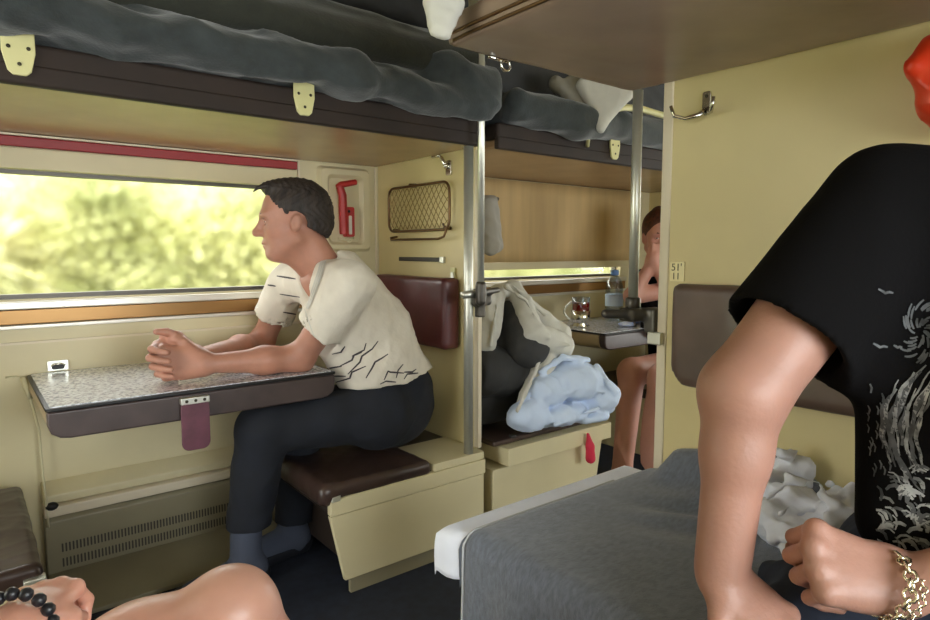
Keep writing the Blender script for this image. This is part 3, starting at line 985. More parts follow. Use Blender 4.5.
# ------------------------------------------------------------------ right upper berth
t = thing('upper_berth', 'large brown vinyl upper berth seen from below at the top right', 'berth', (1.12, .1, 1.46))
v = Vol((.76, -.97, 1.43), (1.44, 1.11, 1.56), .008)
v.rbox((1.108, .075, 1.4975), (.309, .992, .0325), .014)
f1 = folds(.0035, 14, 4)
v.warp(lambda x, y, z: f1(x, y, z)*np.clip((y-.3)*1.4, .15, 1.0))
solid('berth_pad', v, M['brown_berth'], t)
w = MB()
for zz, off in ((1.472, .001), (1.486, .003)):
    w.tube([(.801-off, -.9, zz), (.800-off, .97, zz), (.803-off, 1.04, zz), (.82, 1.063+off, zz), (.93, 1.066+off, zz)], .0035, 8)
w.build('welt', M['bronze'], t, smooth=True)
q = MB()
c = (.955, 1.05, 1.452)
q.tube([(c[0]+.013*math.cos(a), c[1]+.004, c[2]+.011*math.sin(a)) for a in [2*PI*i/14 for i in range(14)]], .003, 6, closed=True)
q.tube([(c[0]-.05, c[1]+.004, 1.462), (c[0]+.012, c[1]+.006, 1.461)], .004, 6)
q.build('ring', M['chrome'], t, smooth=True)
# pillowcase corner hanging off that berth
v = Vol((.66, .82, 1.42), (.92, 1.16, 1.72), .005)
A = at(440, 0, 1.19); Bp = at(442, 30, 1.19); Bl = at(431, 4, 1.19); Br = at(458, 3, 1.19)
v.cap(Bl, at(434, 31, 1.19), .016, .009, k=.02); v.cap(Br, at(446, 33, 1.19), .015, .009, k=.02); v.cap(at(444, -20, 1.19), Bp, .028, .012, k=.02)
v.cap(at(446, -38, 1.17), at(470, -46, 1.12), .028, .03, k=.02); v.cap(at(444, -30, 1.18), (.85, .92, 1.56), .026, .028, k=.02)
v.warp(folds(.004, 60, 6))
o = solid('pillowcase', v, M['sheet_grey'])
tag(o, 'white pillowcase corner hanging off the right upper berth at the top', 'pillowcase')
# ------------------------------------------------------------------ hook, plate, bag on the right partition
XP = PX
t = thing('coat_hook', 'double chrome coat hook on the right partition under the berth', 'hook', (XP, .845, 1.37))
MB().prism(rrect(.836, .858, 1.372, 1.428, .006), 'x', XP-.008, XP).build('back_plate', M['chrome'], t, bevel=.002)
MB().tube([(XP-.006, .848, 1.385), (XP-.02, .857, 1.372), (XP-.035, .885, 1.366), (XP-.05, .905, 1.374), (XP-.055, .912, 1.398)], [.007, .007, .005, .005, .004], 8).build('prong', M['chrome'], t, smooth=True)
MB().tube([(XP-.006, .842, 1.385), (XP-.02, .832, 1.374), (XP-.035, .818, 1.372), (XP-.045, .808, 1.384), (XP-.045, .806, 1.402)], [.007, .006, .005, .005, .004], 8).build('prong', M['chrome'], t, smooth=True)
q = MB(); q.ball((XP-.009, .847, 1.416), (.002, .004, .004), 8); q.build('screw', M['screw'], t)
t = thing('number_plate', 'small cream berth number plate beside the partition edge', 'number plate', (XP, .92, .97))
MB().prism(rrect(.893, .934, .972, 1.022, .003), 'x', XP-.004, XP).build('plate', M['plate'], t, bevel=.001)
def text(name, body, size, loc, parent, m):
    cu = bpy.data.curves.new(name, 'FONT'); cu.body = body; cu.size = size; cu.extrude = .0003; cu.align_x = 'LEFT'
    o = bpy.data.objects.new(name, cu); COL.objects.link(o)
    cu.materials.append(m)
    dg = bpy.context.evaluated_depsgraph_get()
    me = bpy.data.meshes.new_from_object(o.evaluated_get(dg))
    V = [(loc[0]-v.co.z, loc[1]-v.co.x, loc[2]+v.co.y) for v in me.vertices]
    Fc = [tuple(p.vertices) for p in me.polygons]
    bpy.data.objects.remove(o)
    return link_mesh(name, V, Fc, m, parent)
text('lettering', "51'", .026, (XP-.0046, .930, .999), t, M['ink'])
text('lettering', "11", .024, (XP-.0046, .928, .977), t, M['ink'])

t = thing('hanging_bag', 'orange red bag hanging on the right partition at the frame edge', 'bag', (1.37, .38, 1.2))
v = Vol((1.24, .10, 1.12), (1.42, .50, 1.46), .005)
v.cap(at(912, 66, 1.10), at(940, 52, 1.10), .014, .025, k=.02)
v.cap(at(922, 72, 1.10), at(936, 100, 1.10), .014, .03, k=.03); v.cap(at(945, 60, 1.10), at(960, 110, 1.10), .04, .05, k=.03)
v.cap(at(935, 50, 1.10), at(985, 40, 1.08), .02, .03, k=.03)
v.warp(folds(.004, 55, 9))
solid('bag_body', v, M['red_bag'], t)
MB().tube([at(950, 40, 1.11), at(948, 20, 1.13), at(955, 5, 1.15), at(965, 20, 1.13), at(968, 40, 1.10)], .004, 8).build('bag_strap', M['red_bag'], t, smooth=True)

# ------------------------------------------------------------------ bedding over the side berths
v = Vol((-.50, 1.50, 1.44), (1.40, 2.33, 2.0), .009)
v.rbox((.42, 1.96, 1.545), (.87, .36, .062), .05)
fm = folds(.019, 12, 12, aniso=(.45, 1, 1))
v.cap((-.42, 1.60, 1.56), (.10, 1.585, 1.545), .055, .05, k=.05)
v.cap((.10, 1.585, 1.545), (.85, 1.58, 1.525), .05, .055, k=.05)
v.cap((.85, 1.58, 1.525), (1.33, 1.575, 1.505), .055, .048, k=.05)
v.cap((1.2, 1.6, 1.60), (1.36, 1.59, 1.58), .07, .06, k=.05)
v.warp(fm); v.warp(folds(.005, 30, 77, aniso=(.6, 1, 1)))
o = solid('mattress', v, M['dark_blanket']); tag(o, 'slate grey blanket-wrapped mattress sagging over the edge of the side berth above the man', 'mattress')
v = Vol((-.50, 1.55, 1.58), (1.40, 2.33, 2.0), .009)
v.rbox((.42, 1.98, 1.685), (.86, .33, .075), .06, k=.02)
v.cap((-.42, 1.68, 1.66), (1.33, 1.64, 1.645), .06, .06, k=.05)
v.warp(folds(.014, 12, 15, aniso=(.35, 1, 1)))
o = solid('blanket', v, M['dark_blanket2']); tag(o, 'dark olive folded blanket lying on top of the slate mattress', 'blanket', 'blankets on the side berth')
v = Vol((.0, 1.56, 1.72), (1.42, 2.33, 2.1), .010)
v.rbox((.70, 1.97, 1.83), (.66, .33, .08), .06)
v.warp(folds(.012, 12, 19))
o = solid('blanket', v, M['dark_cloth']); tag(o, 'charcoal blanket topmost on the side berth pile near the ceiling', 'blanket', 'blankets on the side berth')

v = Vol((1.44, 1.50, 1.44), (2.62, 2.33, 1.75), .008)
v.rbox((2.0, 1.95, 1.54), (.53, .36, .06), .05)
v.cap((1.50, 1.60, 1.545), (1.78, 1.575, 1.515), .05, .065, k=.04)
v.cap((1.78, 1.575, 1.515), (2.05, 1.60, 1.535), .065, .045, k=.04)
v.cap((2.05, 1.60, 1.545), (2.5, 1.62, 1.54), .045, .05, k=.04)
v.warp(folds(.011, 15, 21, aniso=(.5, 1, 1)))
o = solid('mattress', v, M['dark_blanket']); tag(o, 'grey wrapped mattress on the side berth beyond the poles', 'mattress')
v = Vol((1.40, 1.62, 1.58), (3.0, 2.33, 2.1), .010)  # added dark roll, covers the pale wall to stand in for shade up there
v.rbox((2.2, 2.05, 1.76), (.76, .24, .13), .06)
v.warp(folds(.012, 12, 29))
o = solid('shade_roll', v, M['dark_cloth']); tag(o, 'charcoal roll added for the shade at the back of the far side berth', 'blanket')
# cushions with pale corners poking over the far berth's edge
for (a, b_, c_, mt, lb) in (((562, 82, 2.34), (622, 80, 2.34), (589, 117, 2.30), M['pillow'], 'grey pillow corner poking out left over the far side berth'),
                            ((590, 84, 2.30), (640, 84, 2.30), (601, 128, 2.26), M['sheet_grey'], 'olive-white pillow corner hanging beside the far curved guard rail')):
    A, B, C_ = at(*a), at(*b_), at(*c_)
    v = Vol(np.minimum(np.minimum(A, B), C_)-.08, np.maximum(np.maximum(A, B), C_)+.1, .006)
    top = (A+B)/2+np.array([0, .06, .03])
    for s_ in np.linspace(0, 1, 5):
        v.cap(A+(B-A)*s_+np.array([0, .03, 0]), C_, .030, .008, k=.02)
    v.warp(folds(.003, 50, 5))
    o = solid('pillow', v, mt); tag(o, lb, 'pillow', 'pillows on the far side berth')
t = thing('guard_rail', 'pale curved guard rail along the far side berth', 'rail', (2.0, 1.58, 1.47))
P = [on(x, y, 'y', 1.53) for x, y in ((598, 119), (604, 112), (612, 109), (625, 107.5), (640, 108.5), (655, 113), (668, 117), (690, 122))]
MB().tube(P, .0125, 10).build('rail_tube', M['cream_plastic'], t, smooth=True)
q = MB(); q.tube([P[0], P[0]+np.array([.02, .06, -.05]), P[0]+np.array([.05, .09, -.08])], .008, 8); q.build('rail_foot', M['cream_plastic'], t, smooth=True)

# ------------------------------------------------------------------ lower berth with its blanket
t = thing('lower_berth', 'cream berth bench under the grey blanket on the right', 'berth', (1.12, .1, 0))
MB().box(.85, 1.415, -.93, .95, 0, .36).build('bench_box', M['cream_low'], t, bevel=.006)
MB().box(.84, 1.415, -.93, .97, .362, .43).build('cushion', M['brown'], t, bevel=.015)
W_, Y_, RB = .625, 1.065, .035
def drapefn(top, bump, rb, seed, amp, yrun=2.0):
    f = folds(amp, 9, seed, ridge=False)
    def prof(s, flat, r):
        if s < flat: return s, 0.0
        a = (s-flat)/r
        if a < PI/2: return flat+r*math.sin(a), r*(1-math.cos(a))
        return flat+r+.06*(s-flat-r*PI/2), r+(s-flat-r*PI/2)
    def fn(s, q):      # s: from the partition outwards, q: from the rear towards the aisle
        gx, dz1 = prof(s, W_-rb, rb)
        gy, dz2 = prof(q, yrun-rb, rb)
        x = 1.405-gx; y = Y_-yrun+gy
        z = top-max(dz1, dz2)-.25*min(dz1, dz2)
        z += float(f(np.float64(x), np.float64(y), np.float64(z*0)))
        side = min(1, dz1*9)
        x -= side*(.018*math.sin(y*17+1.2*math.sin(y*5))+.010*math.sin(y*37+1))*min(1, dz1*5)
        # rumple rising against the partition near the aisle end
        b = math.exp(-((x-1.42)/.070)**2)*(1/(1+math.exp(-(y-.60)/.05)))*(1/(1+math.exp((y-.985)/.010)))
        z += bump*b*(.75+.25*math.sin(y*9+2))
        z += .08*bump*math.exp(-((x-1.2)/.10)**2-((y-.80)/.10)**2)*math.sin(x*40+y*22)
        return (x, y, z)
    return fn
sf0 = drapefn(BED-.008, 0, .022, 5, .0015)
def sf(s, q):
    x, y, z = sf0(s, q)
    fl = 1/(1+math.exp(-(y-.995)/.008))
    d = max(0, s-W_+.05)
    return (x+(.022*(1-fl)-.012*fl)*min(1, d*20), y, z-(.006 if y < .97 else 0))
def patch(name, fn, s0, s1, q0, q1, ns, nq, m, parent, th, lift=0):
    mb = MB()
    def g(u, w):
        s = s0+(s1-s0)*u; q = q0+(q1-q0)*w
        a = fn(s, q)
        if lift:
            b = fn(s+.003, q); c = fn(s, q+.003)
            nn = np.cross(np.array(b)-np.array(a), np.array(c)-np.array(a)); nn = nn/(np.linalg.norm(nn)+1e-12)
            if nn[2] < -1e-6 or (abs(nn[2]) < .2 and nn[0] > 0): nn = -nn
            return tuple(np.array(a)+nn*lift)
        return a
    mb.grid(g, ns, nq)
    return mb.build(name, m, parent, smooth=True, solid=th)
sh = patch('bed_sheet', sf, .0, W_+.085, .0, 2.05, 60, 130, M['sheet'], None, .003)
tag(sh, 'white sheet edge showing under the grey blanket on the berth', 'sheet')
bf = drapefn(BED+.006, .150, .04, 8, .0035, yrun=1.96)
bl = thing('blanket', 'grey fleece blanket spread over the lower right berth', 'blanket', (1.1, .6, BED))
def bfn(s, q):
    x, y, z = bf(s, q); return (x, y-.070, z)
QM = 1.985; bw = .042; SB = W_-.035       # SB: piping turns down the side here
SMAX = W_+.36
def seam(t_):
    """seam between field and border: u along partition -> side"""
patch('fleece', bfn, .0, SMAX, .0, QM-bw, 90, 170, M['blanket'], bl, .006)
patch('border_band', bfn, .0, W_+.10, QM-bw, QM, 60, 6, M['blanket_band'], bl, .006)
pp = [np.array(bfn(.14+(SMAX-.16)*i/110, QM-bw)) for i in range(111)]
pp = [p+np.array([-.0 if p[2] > BED-.02 else -.004, .002, .0035]) for p in pp]
MB().tube(pp, .0026, 6).build('piping', M['piping'], bl, smooth=True)

# crumpled white linen against the partition
def linen(pts, lo, hi, seed, amp, h=.0055, fr=34):
    v = Vol(lo, hi, h)
    for p in pts:
        if len(p) == 2: v.ell(p[0], p[1], k=.014)
        else: v.cap(p[0], p[1], p[2], p[3], k=.007)
    v.warp(folds(amp*.9, fr*.62, seed)); v.warp(folds(amp*.42, fr*1.35, seed+3, aniso=(1, .5, 1)))
    return v
P_ = lambda x, y, d: at(x, y, d)
v = linen([(P_(800, 470, 1.36), (.05, .05, .05)), (P_(815, 460, 1.37), (.05, .045, .055)), (P_(775, 520, 1.24), (.05, .05, .05)), (P_(795, 505, 1.27), (.055, .06, .05)), (P_(835, 505, 1.24), (.05, .04, .04)),
           (P_(765, 480, 1.33), P_(800, 470, 1.35), .018, .03), (P_(800, 535, 1.18), (.06, .05, .03)), (P_(775, 530, 1.2), P_(840, 515, 1.18), .02, .022),
           (P_(763, 500, 1.27), P_(775, 540, 1.18), .016, .02), (P_(785, 550, 1.12), P_(850, 520, 1.15), .02, .02),
           (P_(768, 498, 1.22), P_(790, 478, 1.22), .010, .012), (P_(790, 478, 1.22), P_(820, 482, 1.20), .012, .010), (P_(820, 482, 1.20), P_(826, 505, 1.16), .010, .008),
           (P_(770, 520, 1.17), P_(800, 500, 1.17), .008, .010), (P_(800, 548, 1.10), P_(835, 505, 1.16), .007, .011), (P_(828, 500, 1.20), P_(850, 490, 1.20), .012, .014),
           (P_(850, 490, 1.20), P_(846, 520, 1.15), .012, .010), (P_(782, 455, 1.33), P_(812, 446, 1.34), .014, .012), (P_(812, 446, 1.34), P_(834, 450, 1.32), .012, .012),
           (P_(834, 450, 1.32), P_(830, 485, 1.30), .012, .014), (P_(765, 470, 1.32), P_(760, 490, 1.30), .012, .010)],
          (.95, .25, .468), (1.412, .86, .74), 31, .0150, .0042, 40)
v.cut((1.375, 0, 0), (1, 0, 0))
o = solid('crumpled_linen', v, M['sheet']); tag(o, 'crumpled white linen on the berth between the arm and the partition', 'linen')

# ------------------------------------------------------------------ next bay: bedding pile
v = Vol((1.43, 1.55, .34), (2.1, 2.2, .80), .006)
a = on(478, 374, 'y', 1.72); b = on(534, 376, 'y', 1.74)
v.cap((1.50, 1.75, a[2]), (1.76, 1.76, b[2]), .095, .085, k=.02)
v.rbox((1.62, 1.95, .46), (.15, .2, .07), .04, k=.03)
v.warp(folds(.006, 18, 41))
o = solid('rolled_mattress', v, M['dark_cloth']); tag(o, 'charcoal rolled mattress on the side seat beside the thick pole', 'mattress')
v = Vol((1.43, 1.6, .58), (2.0, 2.1, .86), .006)
v.cap(at(508, 298, 2.42), at(528, 345, 2.36), .035, .085, k=.03)
v.cap(at(492, 300, 2.45), at(500, 345, 2.4), .03, .05, k=.03)
v.warp(folds(.005, 25, 44))
o = solid('bag', v, M['dark_cloth']); tag(o, 'dark grey bag standing on the rolled mattress under the white sheet', 'bag')
v = linen([(at(489, 300, 2.33), at(484, 342, 2.3), .03, .045), (at(497, 292, 2.36), at(488, 330, 2.32), .035, .05), (at(497, 291, 2.36), at(515, 288, 2.42), .03, .025),
           (at(515, 288, 2.40), at(534, 335, 2.32), .035, .05), (at(534, 335, 2.32), at(560, 345, 2.45), .05, .06), (at(520, 300, 2.46), at(560, 335, 2.55), .035, .05),
           (at(545, 360, 2.40), at(520, 415, 2.30), .05, .03), (at(500, 300, 2.5), at(540, 340, 2.6), .06, .08),
           (at(505, 286, 2.32), at(525, 300, 2.30), .012, .010), (at(525, 300, 2.30), at(548, 338, 2.30), .010, .012), (at(514, 286, 2.34), at(545, 315, 2.38), .012, .012),
           (at(480, 310, 2.26), at(478, 345, 2.24), .010, .010), (at(497, 300, 2.27), at(490, 345, 2.26), .009, .011), (at(545, 345, 2.33), at(570, 345, 2.38), .012, .010),
           (at(540, 360, 2.33), at(518, 410, 2.24), .011, .010)],
          (1.35, 1.42, .40), (2.25, 2.33, .98), 51, .010, .007, 24)
v.cut((1.436, 0, 0), (-1, 0, 0))
o = solid('sheet', v, M['sheet_grey']); tag(o, 'off-white rumpled sheet draped over the dark bag behind the poles', 'sheet')
v = linen([(at(570, 380, 2.45), (.13, .13, .085)), (at(595, 395, 2.50), (.10, .10, .075)), (at(560, 412, 2.40), (.14, .09, .05)), (at(590, 415, 2.46), (.09, .07, .03)), (at(530, 425, 2.32), at(610, 408, 2.50), .025, .025), (at(528, 415, 2.30), (.09, .07, .06)), (at(545, 390, 2.36), (.09, .08, .07)),
           (at(540, 372, 2.33), at(562, 358, 2.38), .018, .016), (at(562, 358, 2.38), at(588, 360, 2.41), .016, .016), (at(596, 366, 2.42), at(614, 392, 2.42), .018, .016),
           (at(545, 405, 2.30), at(575, 388, 2.33), .012, .012), (at(575, 388, 2.33), at(604, 392, 2.40), .012, .014), (at(556, 425, 2.29), at(598, 408, 2.38), .012, .012),
           (at(522, 428, 2.26), at(540, 402, 2.29), .016, .014), (at(522, 402, 2.29), at(545, 372, 2.34), .016, .016)],
          (1.45, 1.38, .352), (2.3, 2.2, .72), 57, .011, .006, 30)
o = solid('duvet', v, M['duvet']); tag(o, 'pale blue-white duvet bundle on the end of the far side seat', 'duvet')
v = Vol((1.40, 1.5, .22), (1.75, 1.75, .42), .005)
v.cap(at(484, 425, 2.17), at(497, 428, 2.17), .035, .02, k=.02); v.cap(at(500, 418, 2.17), at(498, 450, 2.14), .02, .022, k=.02)
v.cap(at(500, 418, 2.17), at(513, 434, 2.17), .018, .016, k=.02)
v.cut((1.434, 0, 0), (-1, 0, 0))
v.warp(folds(.004, 35, 61))
o = solid('blanket', v, M['dark_cloth']); tag(o, 'black blanket corner hanging over the seat rail below the rolled mattress', 'blanket')
v = Vol((1.75, 1.48, .16), (2.1, 1.66, .42), .005)
rc = on(588, 434, 'y', 1.585); v.cap(rc, rc+np.array([.008, -.005, -.05]), .006, .016, k=.01); v.cap(rc+np.array([.008, -.005, -.05]), rc+np.array([.012, -.005, -.10]), .016, .02, k=.01)
o = solid('red_cloth', v, M['pink']); tag(o, 'small pink-red cloth hanging behind the white sheet edge', 'cloth')

# ------------------------------------------------------------------ next bay: blind, table, glass, bottle
t = thing('roller_blind', 'tan roller blind pulled down over the far window', 'blind', (2.4, WALL-.03, .94))
mb = MB(); mb.grid(lambda u, w: (1.50+1.62*u, WALL-.030-.004*math.sin(u*23)*w-.003*math.sin(u*61)*w, 1.392-.40*w), 60, 6)
mb.build('blind_fabric', M['blind'], t, smooth=True, solid=.002)
MB().box(1.50, 3.12, WALL-.036, WALL-.022, .955, .992).build('bottom_bar', M['cream_low'], t, bevel=.003)
tag(side_table(2.28, 2.93, 1.83, 'brown-edged side table with tea glass and bottle beyond the poles', z=.672), None, None)
# tea glass in a metal holder
g0 = on(580, 327, 'z', .672); g0 = (2.44, 2.02, .672)
g0 = on(580.5, 326.5, 'z', .673)
t = thing('tea_glass', 'glass of red tea in a silver holder on the far table', 'glass', g0)
sc = 1.05
G_ = 1.35
def gl(p): return [(r_*G_, z_*G_) for r_, z_ in p]
MB().lathe(g0, gl([(.030, 0), (.034, .004), (.024, .012), (.033, .022), (.036, .06)]), 24).build('glass_holder', M['chrome'], t, smooth=True)
MB().lathe(g0, gl([(.030, .03), (.032, .085), (.034, .108), (.0325, .108), (.031, .085)]), 24).build('glass', M['clear'], t, smooth=True)
MB().lathe(g0, gl([(.029, .031), (.031, .088), (.0305, .090)]), 24).build('tea', M['tea'], t, smooth=True)
hp = [np.array(g0)-RT*G_*(.033+.028*math.sin(PI*i/8))+np.array([0, 0, G_*(.022+.07*i/8)]) for i in range(9)]
MB().tube(hp, .0055, 8).build('holder_handle', M['metal'], t, smooth=True)
b0 = on(614, 304, 'y', 2.15); b0 = (b0[0], b0[1], .6725)
t = thing('water_bottle', 'clear plastic water bottle with blue cap on the far table', 'bottle', b0)
def bs(p): return [(r_*1.3, z_*1.06) for r_, z_ in p]
MB().lathe(b0, bs([(.030, 0), (.036, .006), (.036, .05), (.033, .055), (.036, .062), (.036, .17), (.030, .20), (.016, .225), (.0135, .235)]), 24).build('bottle_body', M['clear'], t, smooth=True)
MB().lathe(b0, bs([(.0365, .075), (.0368, .08), (.0368, .13), (.0365, .135)]), 24).build('bottle_label', M['label'], t, smooth=True)
MB().lathe(b0, bs([(.016, .232), (.017, .236), (.017, .256), (.014, .258)]), 20).build('cap', M['bluecap'], t, smooth=True)
v = Vol((2.35, 1.86, .66), (2.75, 2.30, .74), .005)
c0 = on(627, 324, 'z', .683); c1 = on(640, 321, 'z', .683)
v.cap(c0, c1, .012, .012, k=.01); v.ell(c0, (.05, .04, .014), k=.01); v.ell(c1, (.05, .05, .016), k=.01); v.warp(folds(.005, 60, 71)); v.cut((0, 0, .6735), (0, 0, -1))
o = solid('foil_wrapper', v, M['wrapper']); tag(o, 'crumpled blue and white wrapper lying on the far table edge', 'wrapper')
bx = on(607, 311, 'z', .674); bx = on(612, 312, 'z', .674)
t = thing('food_tray', 'flat pale tray on the far table at the foot of the bottle', 'tray', (bx[0]+.05, bx[1], .673))
MB().box(bx[0]-.02, bx[0]+.16, bx[1]-.03, bx[1]+.06, .6722, .698).build('tray', M['pouch'], t, bevel=.006)
MB().box(bx[0]-.012, bx[0]+.152, bx[1]-.022, bx[1]+.052, .699, .704).build('tray_lid', M['label'], t, bevel=.002)
# cloth hanging on the far side of the side partition
c = on(491, 220, 'y', 2.05)
v = Vol((1.435, 1.75, 1.0), (2.05, 2.33, 1.36), .006)
v.cap(on(487, 202, 'y', 2.0), on(489, 245, 'y', 2.0), .03, .045, k=.03); v.cap(on(493, 200, 'y', 2.0), on(495, 245, 'y', 2.0), .02, .035, k=.03)
v.warp(folds(.007, 30, 75, aniso=(1, 1, .3)))
o = solid('hanging_towel', v, M['pillow']); tag(o, 'grey towel hanging behind the slim pole in the next bay', 'towel')
MB().tube([on(484, 201, 'y', 2.0), on(490, 198, 'y', 2.0), on(498, 199, 'y', 2.0)], .008, 8).build('towel_hook', M['darkmetal'], o, smooth=True)


# ================================================================== PEOPLE
Z = np.array([0, 0, 1.0])
# ---- seated man, profile towards the window
hipc = at(392, 408, 2.24)
nh, fh = at(378, 412, 2.12), at(396, 402, 2.36)
nk, fk = at(262, 424, 1.93), at(300, 420, 2.16)
nk[2] = .505; fk[2] = .50
na = at(246, 548, 1.97); fa = at(292, 540, 2.20)
chest = at(348, 318, 2.08); nb = at(322, 268, 2.03)
hc = at(293, 220, 1.97)
nsh, fsh = at(352, 284, 1.90), at(288, 282, 2.22)
nel = on(300, 358, 'z', TAB+.041)
nwr = on(204, 364, 'z', TAB+.050)
fel = at(262, 346, 2.30); fel[2] = TAB+.045
fwr = nwr+np.array([-.005, .055, .012])
HR = frame((-.92, .37, -.06), (-.06, 0, 1))
S_ = 1.03
# arms with hands (fine)
vh = Vol(np.minimum(nwr, fwr)-np.array([.28, .14, .09]), np.maximum(nel, fsh)+np.array([.14, .20, .0])+np.array([0, 0, .02]), .0032)
vh = Vol((.30, 1.56, TAB-.01), (1.05, 2.32, .97), .0036)
vh.cap(nsh, nel, .050, .041, k=.02)
nm = nel*.62+nwr*.38
vh.cap(nel, nm, .042, .040, k=.03); vh.cap(nm, nwr, .039, .026, k=.03)
vh.cap(fsh, fel, .048, .040, k=.02)
fm_ = fel*.62+fwr*.38
vh.cap(fel, fm_, .041, .038, k=.03); vh.cap(fm_, fwr, .037, .026, k=.03)
dn = nz(np.array([-.96, .26, .10]))
nn_ = nz(np.array([-.30, -.95, .05]))
hand(vh, nwr, dn, nn_, nz(Z*1.0+np.array([0, -.1, 0])), 1.24, curl=((1.15, .9, .5), (1.25, .95, .5), (1.3, .95, .5), (1.3, .9, .5)),
     thumb=((.70, .62, -.1), (.85, .25, -.45), (.8, .0, -.6)))
df = nz(np.array([-.97, .16, .08]))
hand(vh, fwr+np.array([.0, .0, .0]), df, nz(np.array([.20, .97, .1])), nz(Z), 1.20, curl=((1.20, 1.0, .35), (1.25, 1.05, .35), (1.3, 1.0, .4), (1.3, 1.0, .4)),
     thumb=((.62, .78, .05), (.93, .38, -.15), (.98, .05, -.2)))
vh.cut((0, 0, TAB+.001), (0, 0, -1))
# head and neck (fine)
vd = Vol(hc-np.array([.17, .16, .22]), hc+np.array([.17, .16, .17]), .0032)
T = head(vd, hc, HR, S_)
vd.cap(T(-.030, 0, -.05), nb+np.array([.02, 0, -.02]), .052, .058, k=.03)
vd.cap(T(.02, 0, -.085), nb+np.array([-.035, .01, -.0]), .034, .040, k=.04)
# rest of the body (under clothes)
vb = Vol((.45, 1.60, .0), (1.40, 2.33, 1.02), .008)
vb.cap(hipc, chest, .10, .105, k=.04); vb.cap(nsh+(fsh-nsh)*.15, nsh+(fsh-nsh)*.85, .055, k=.05); vb.cap(chest, nb-Z*.03, .10, .06, k=.04)
for h_, k_2, a_ in ((nh, nk, na), (fh, fk, fa)):
    vb.cap(h_, k_2, .078, .055, k=.03); vb.cap(k_2, a_, .053, .036, k=.03)
    vb.cap(a_, a_+np.array([-.02, 0, -.035]), .036, .034, k=.02)
    ft = np.array([a_[0]-.17, a_[1]-.03, .035]); a0 = np.array([a_[0]+.02, a_[1], .045])
    vb.cap(a0, ft, .036, .030, k=.02)
man = solid('person', join(vb.mesh(), vh.mesh(), vd.mesh()), M['skin'], None, origin=(hipc[0], hipc[1], SEAT))
tag(man, 'dark-haired man in off-white polo shirt sitting with clasped hands on the side table', 'person')
face_parts(T, HR, S_, man)
# hair
v = Vol(hc-np.array([.15, .15, .12]), hc+np.array([.15, .15, .16]), .0032)
v.ell(T(-.017, 0, .040), (.1015*S_, .0795*S_, .0850*S_), HR, k=0)
v.ell(T(-.045, 0, .0), (.078*S_, .073*S_, .085*S_), HR, k=.02)
v.ell(T(.030, 0, .100), (.058*S_, .045*S_, .022*S_), HR, k=.02)
P = v.full()
q = [sum((P[i]-hc[i])*HR[i][j] for i in range(3))/S_ for j in range(3)]
front = q[0]-(.030+.55*np.clip(q[2]-.03, 0, .09)+.012*np.sin(q[2]*90+q[1]*60))     # hairline
face_cut = np.where(q[2] > .075, q[0]-(.072+.6*(q[2]-.075)), front)
low = (-.012+np.clip(-.02-q[0], 0, .1)*-.62)-q[2]                                        # nape line
ear = np.sqrt((q[0]+.004)**2+(q[2]+.010)**2)-.034
v.F = np.maximum(np.maximum(v.F, (face_cut*S_).astype(np.float32)), np.maximum((low*S_).astype(np.float32), (-ear*S_).astype(np.float32)))
v.warp(lambda x, y, z: .0022*np.sin(x*260+8*np.sin(z*60))*np.sin(y*210+z*120))
hair = solid('hair', v, M['hair'], man)
MB().tube([T(.050, .02, .096), T(.076, .03, .102), T(.094, .034, .096), T(.106, .036, .086)], [.012, .009, .005, .0015], 8).build('fringe', M['hair'], hair, smooth=True)
# polo shirt
v = Vol((.60, 1.55, .40), (1.42, 2.333, 1.06), .0055)
belly = at(372, 356, 2.14)
v.cap(hipc+np.array([-.01, 0, .03]), belly, .138, .135, k=.05)
v.cap(belly, chest, .135, .135, k=.06)
up_ = chest+(nb-chest)*.55
v.cap(nsh+(fsh-nsh)*.12, nsh+(fsh-nsh)*.88, .075, .070, k=.05)
v.cap(chest, up_+np.array([.02, 0, 0]), .130, .085, k=.06)
v.cap(at(348, 264, 2.06), at(386, 325, 2.14), .045, .085, k=.05)
v.cap(up_, nb+np.array([.012, 0, -.005]), .085, .064, k=.04)
he = nsh+(nel-nsh)*.66
v.cap(nsh, he, .074, .078, k=.025, plane=(nsh+(nel-nsh)*.60, nel-nsh))
v.cap(nsh+(nel-nsh)*.50, nsh+(nel-nsh)*.95, .064, .068, k=.004, sub=True)
he2 = fsh+(fel-fsh)*.66
v.cap(fsh, he2, .070, .074, k=.025, plane=(fsh+(fel-fsh)*.58, fel-fsh))
v.cap(fsh+(fel-fsh)*.50, fsh+(fel-fsh)*.95, .06, .064, k=.004, sub=True)
v.cut((1.388, 0, 0), (1, 0, 0))
v.cap(hipc+np.array([.04, .0, .06]), belly+np.array([.02, 0, 0]), .142, .13, k=.04)
v.cut(at(375, 389, 2.03), (0.10, 0, -1))
v.cut((0, 0, TAB-.22), (0, 0, -1))
# open neckline
v.cap(nb+np.array([-.05, .015, .05]), nb+np.array([.0, 0, .03]), .05, .058, k=.01, sub=True)
for d_ in (1.80, 1.86, 1.92, 1.98):
    v.cap(at(307, 303, d_), at(301, 268, d_), .010, .046, k=.004, sub=True)
    v.cap(at(301, 262, d_), at(308, 248, d_), .05, .05, k=.004, sub=True)
v.warp(folds(.0055, 17, 5, aniso=(1, 1, .5))); v.warp(folds(.0030, 34, 8, aniso=(1, .6, 1)))
shirt = solid('polo_shirt', v, M['shirt'], man)
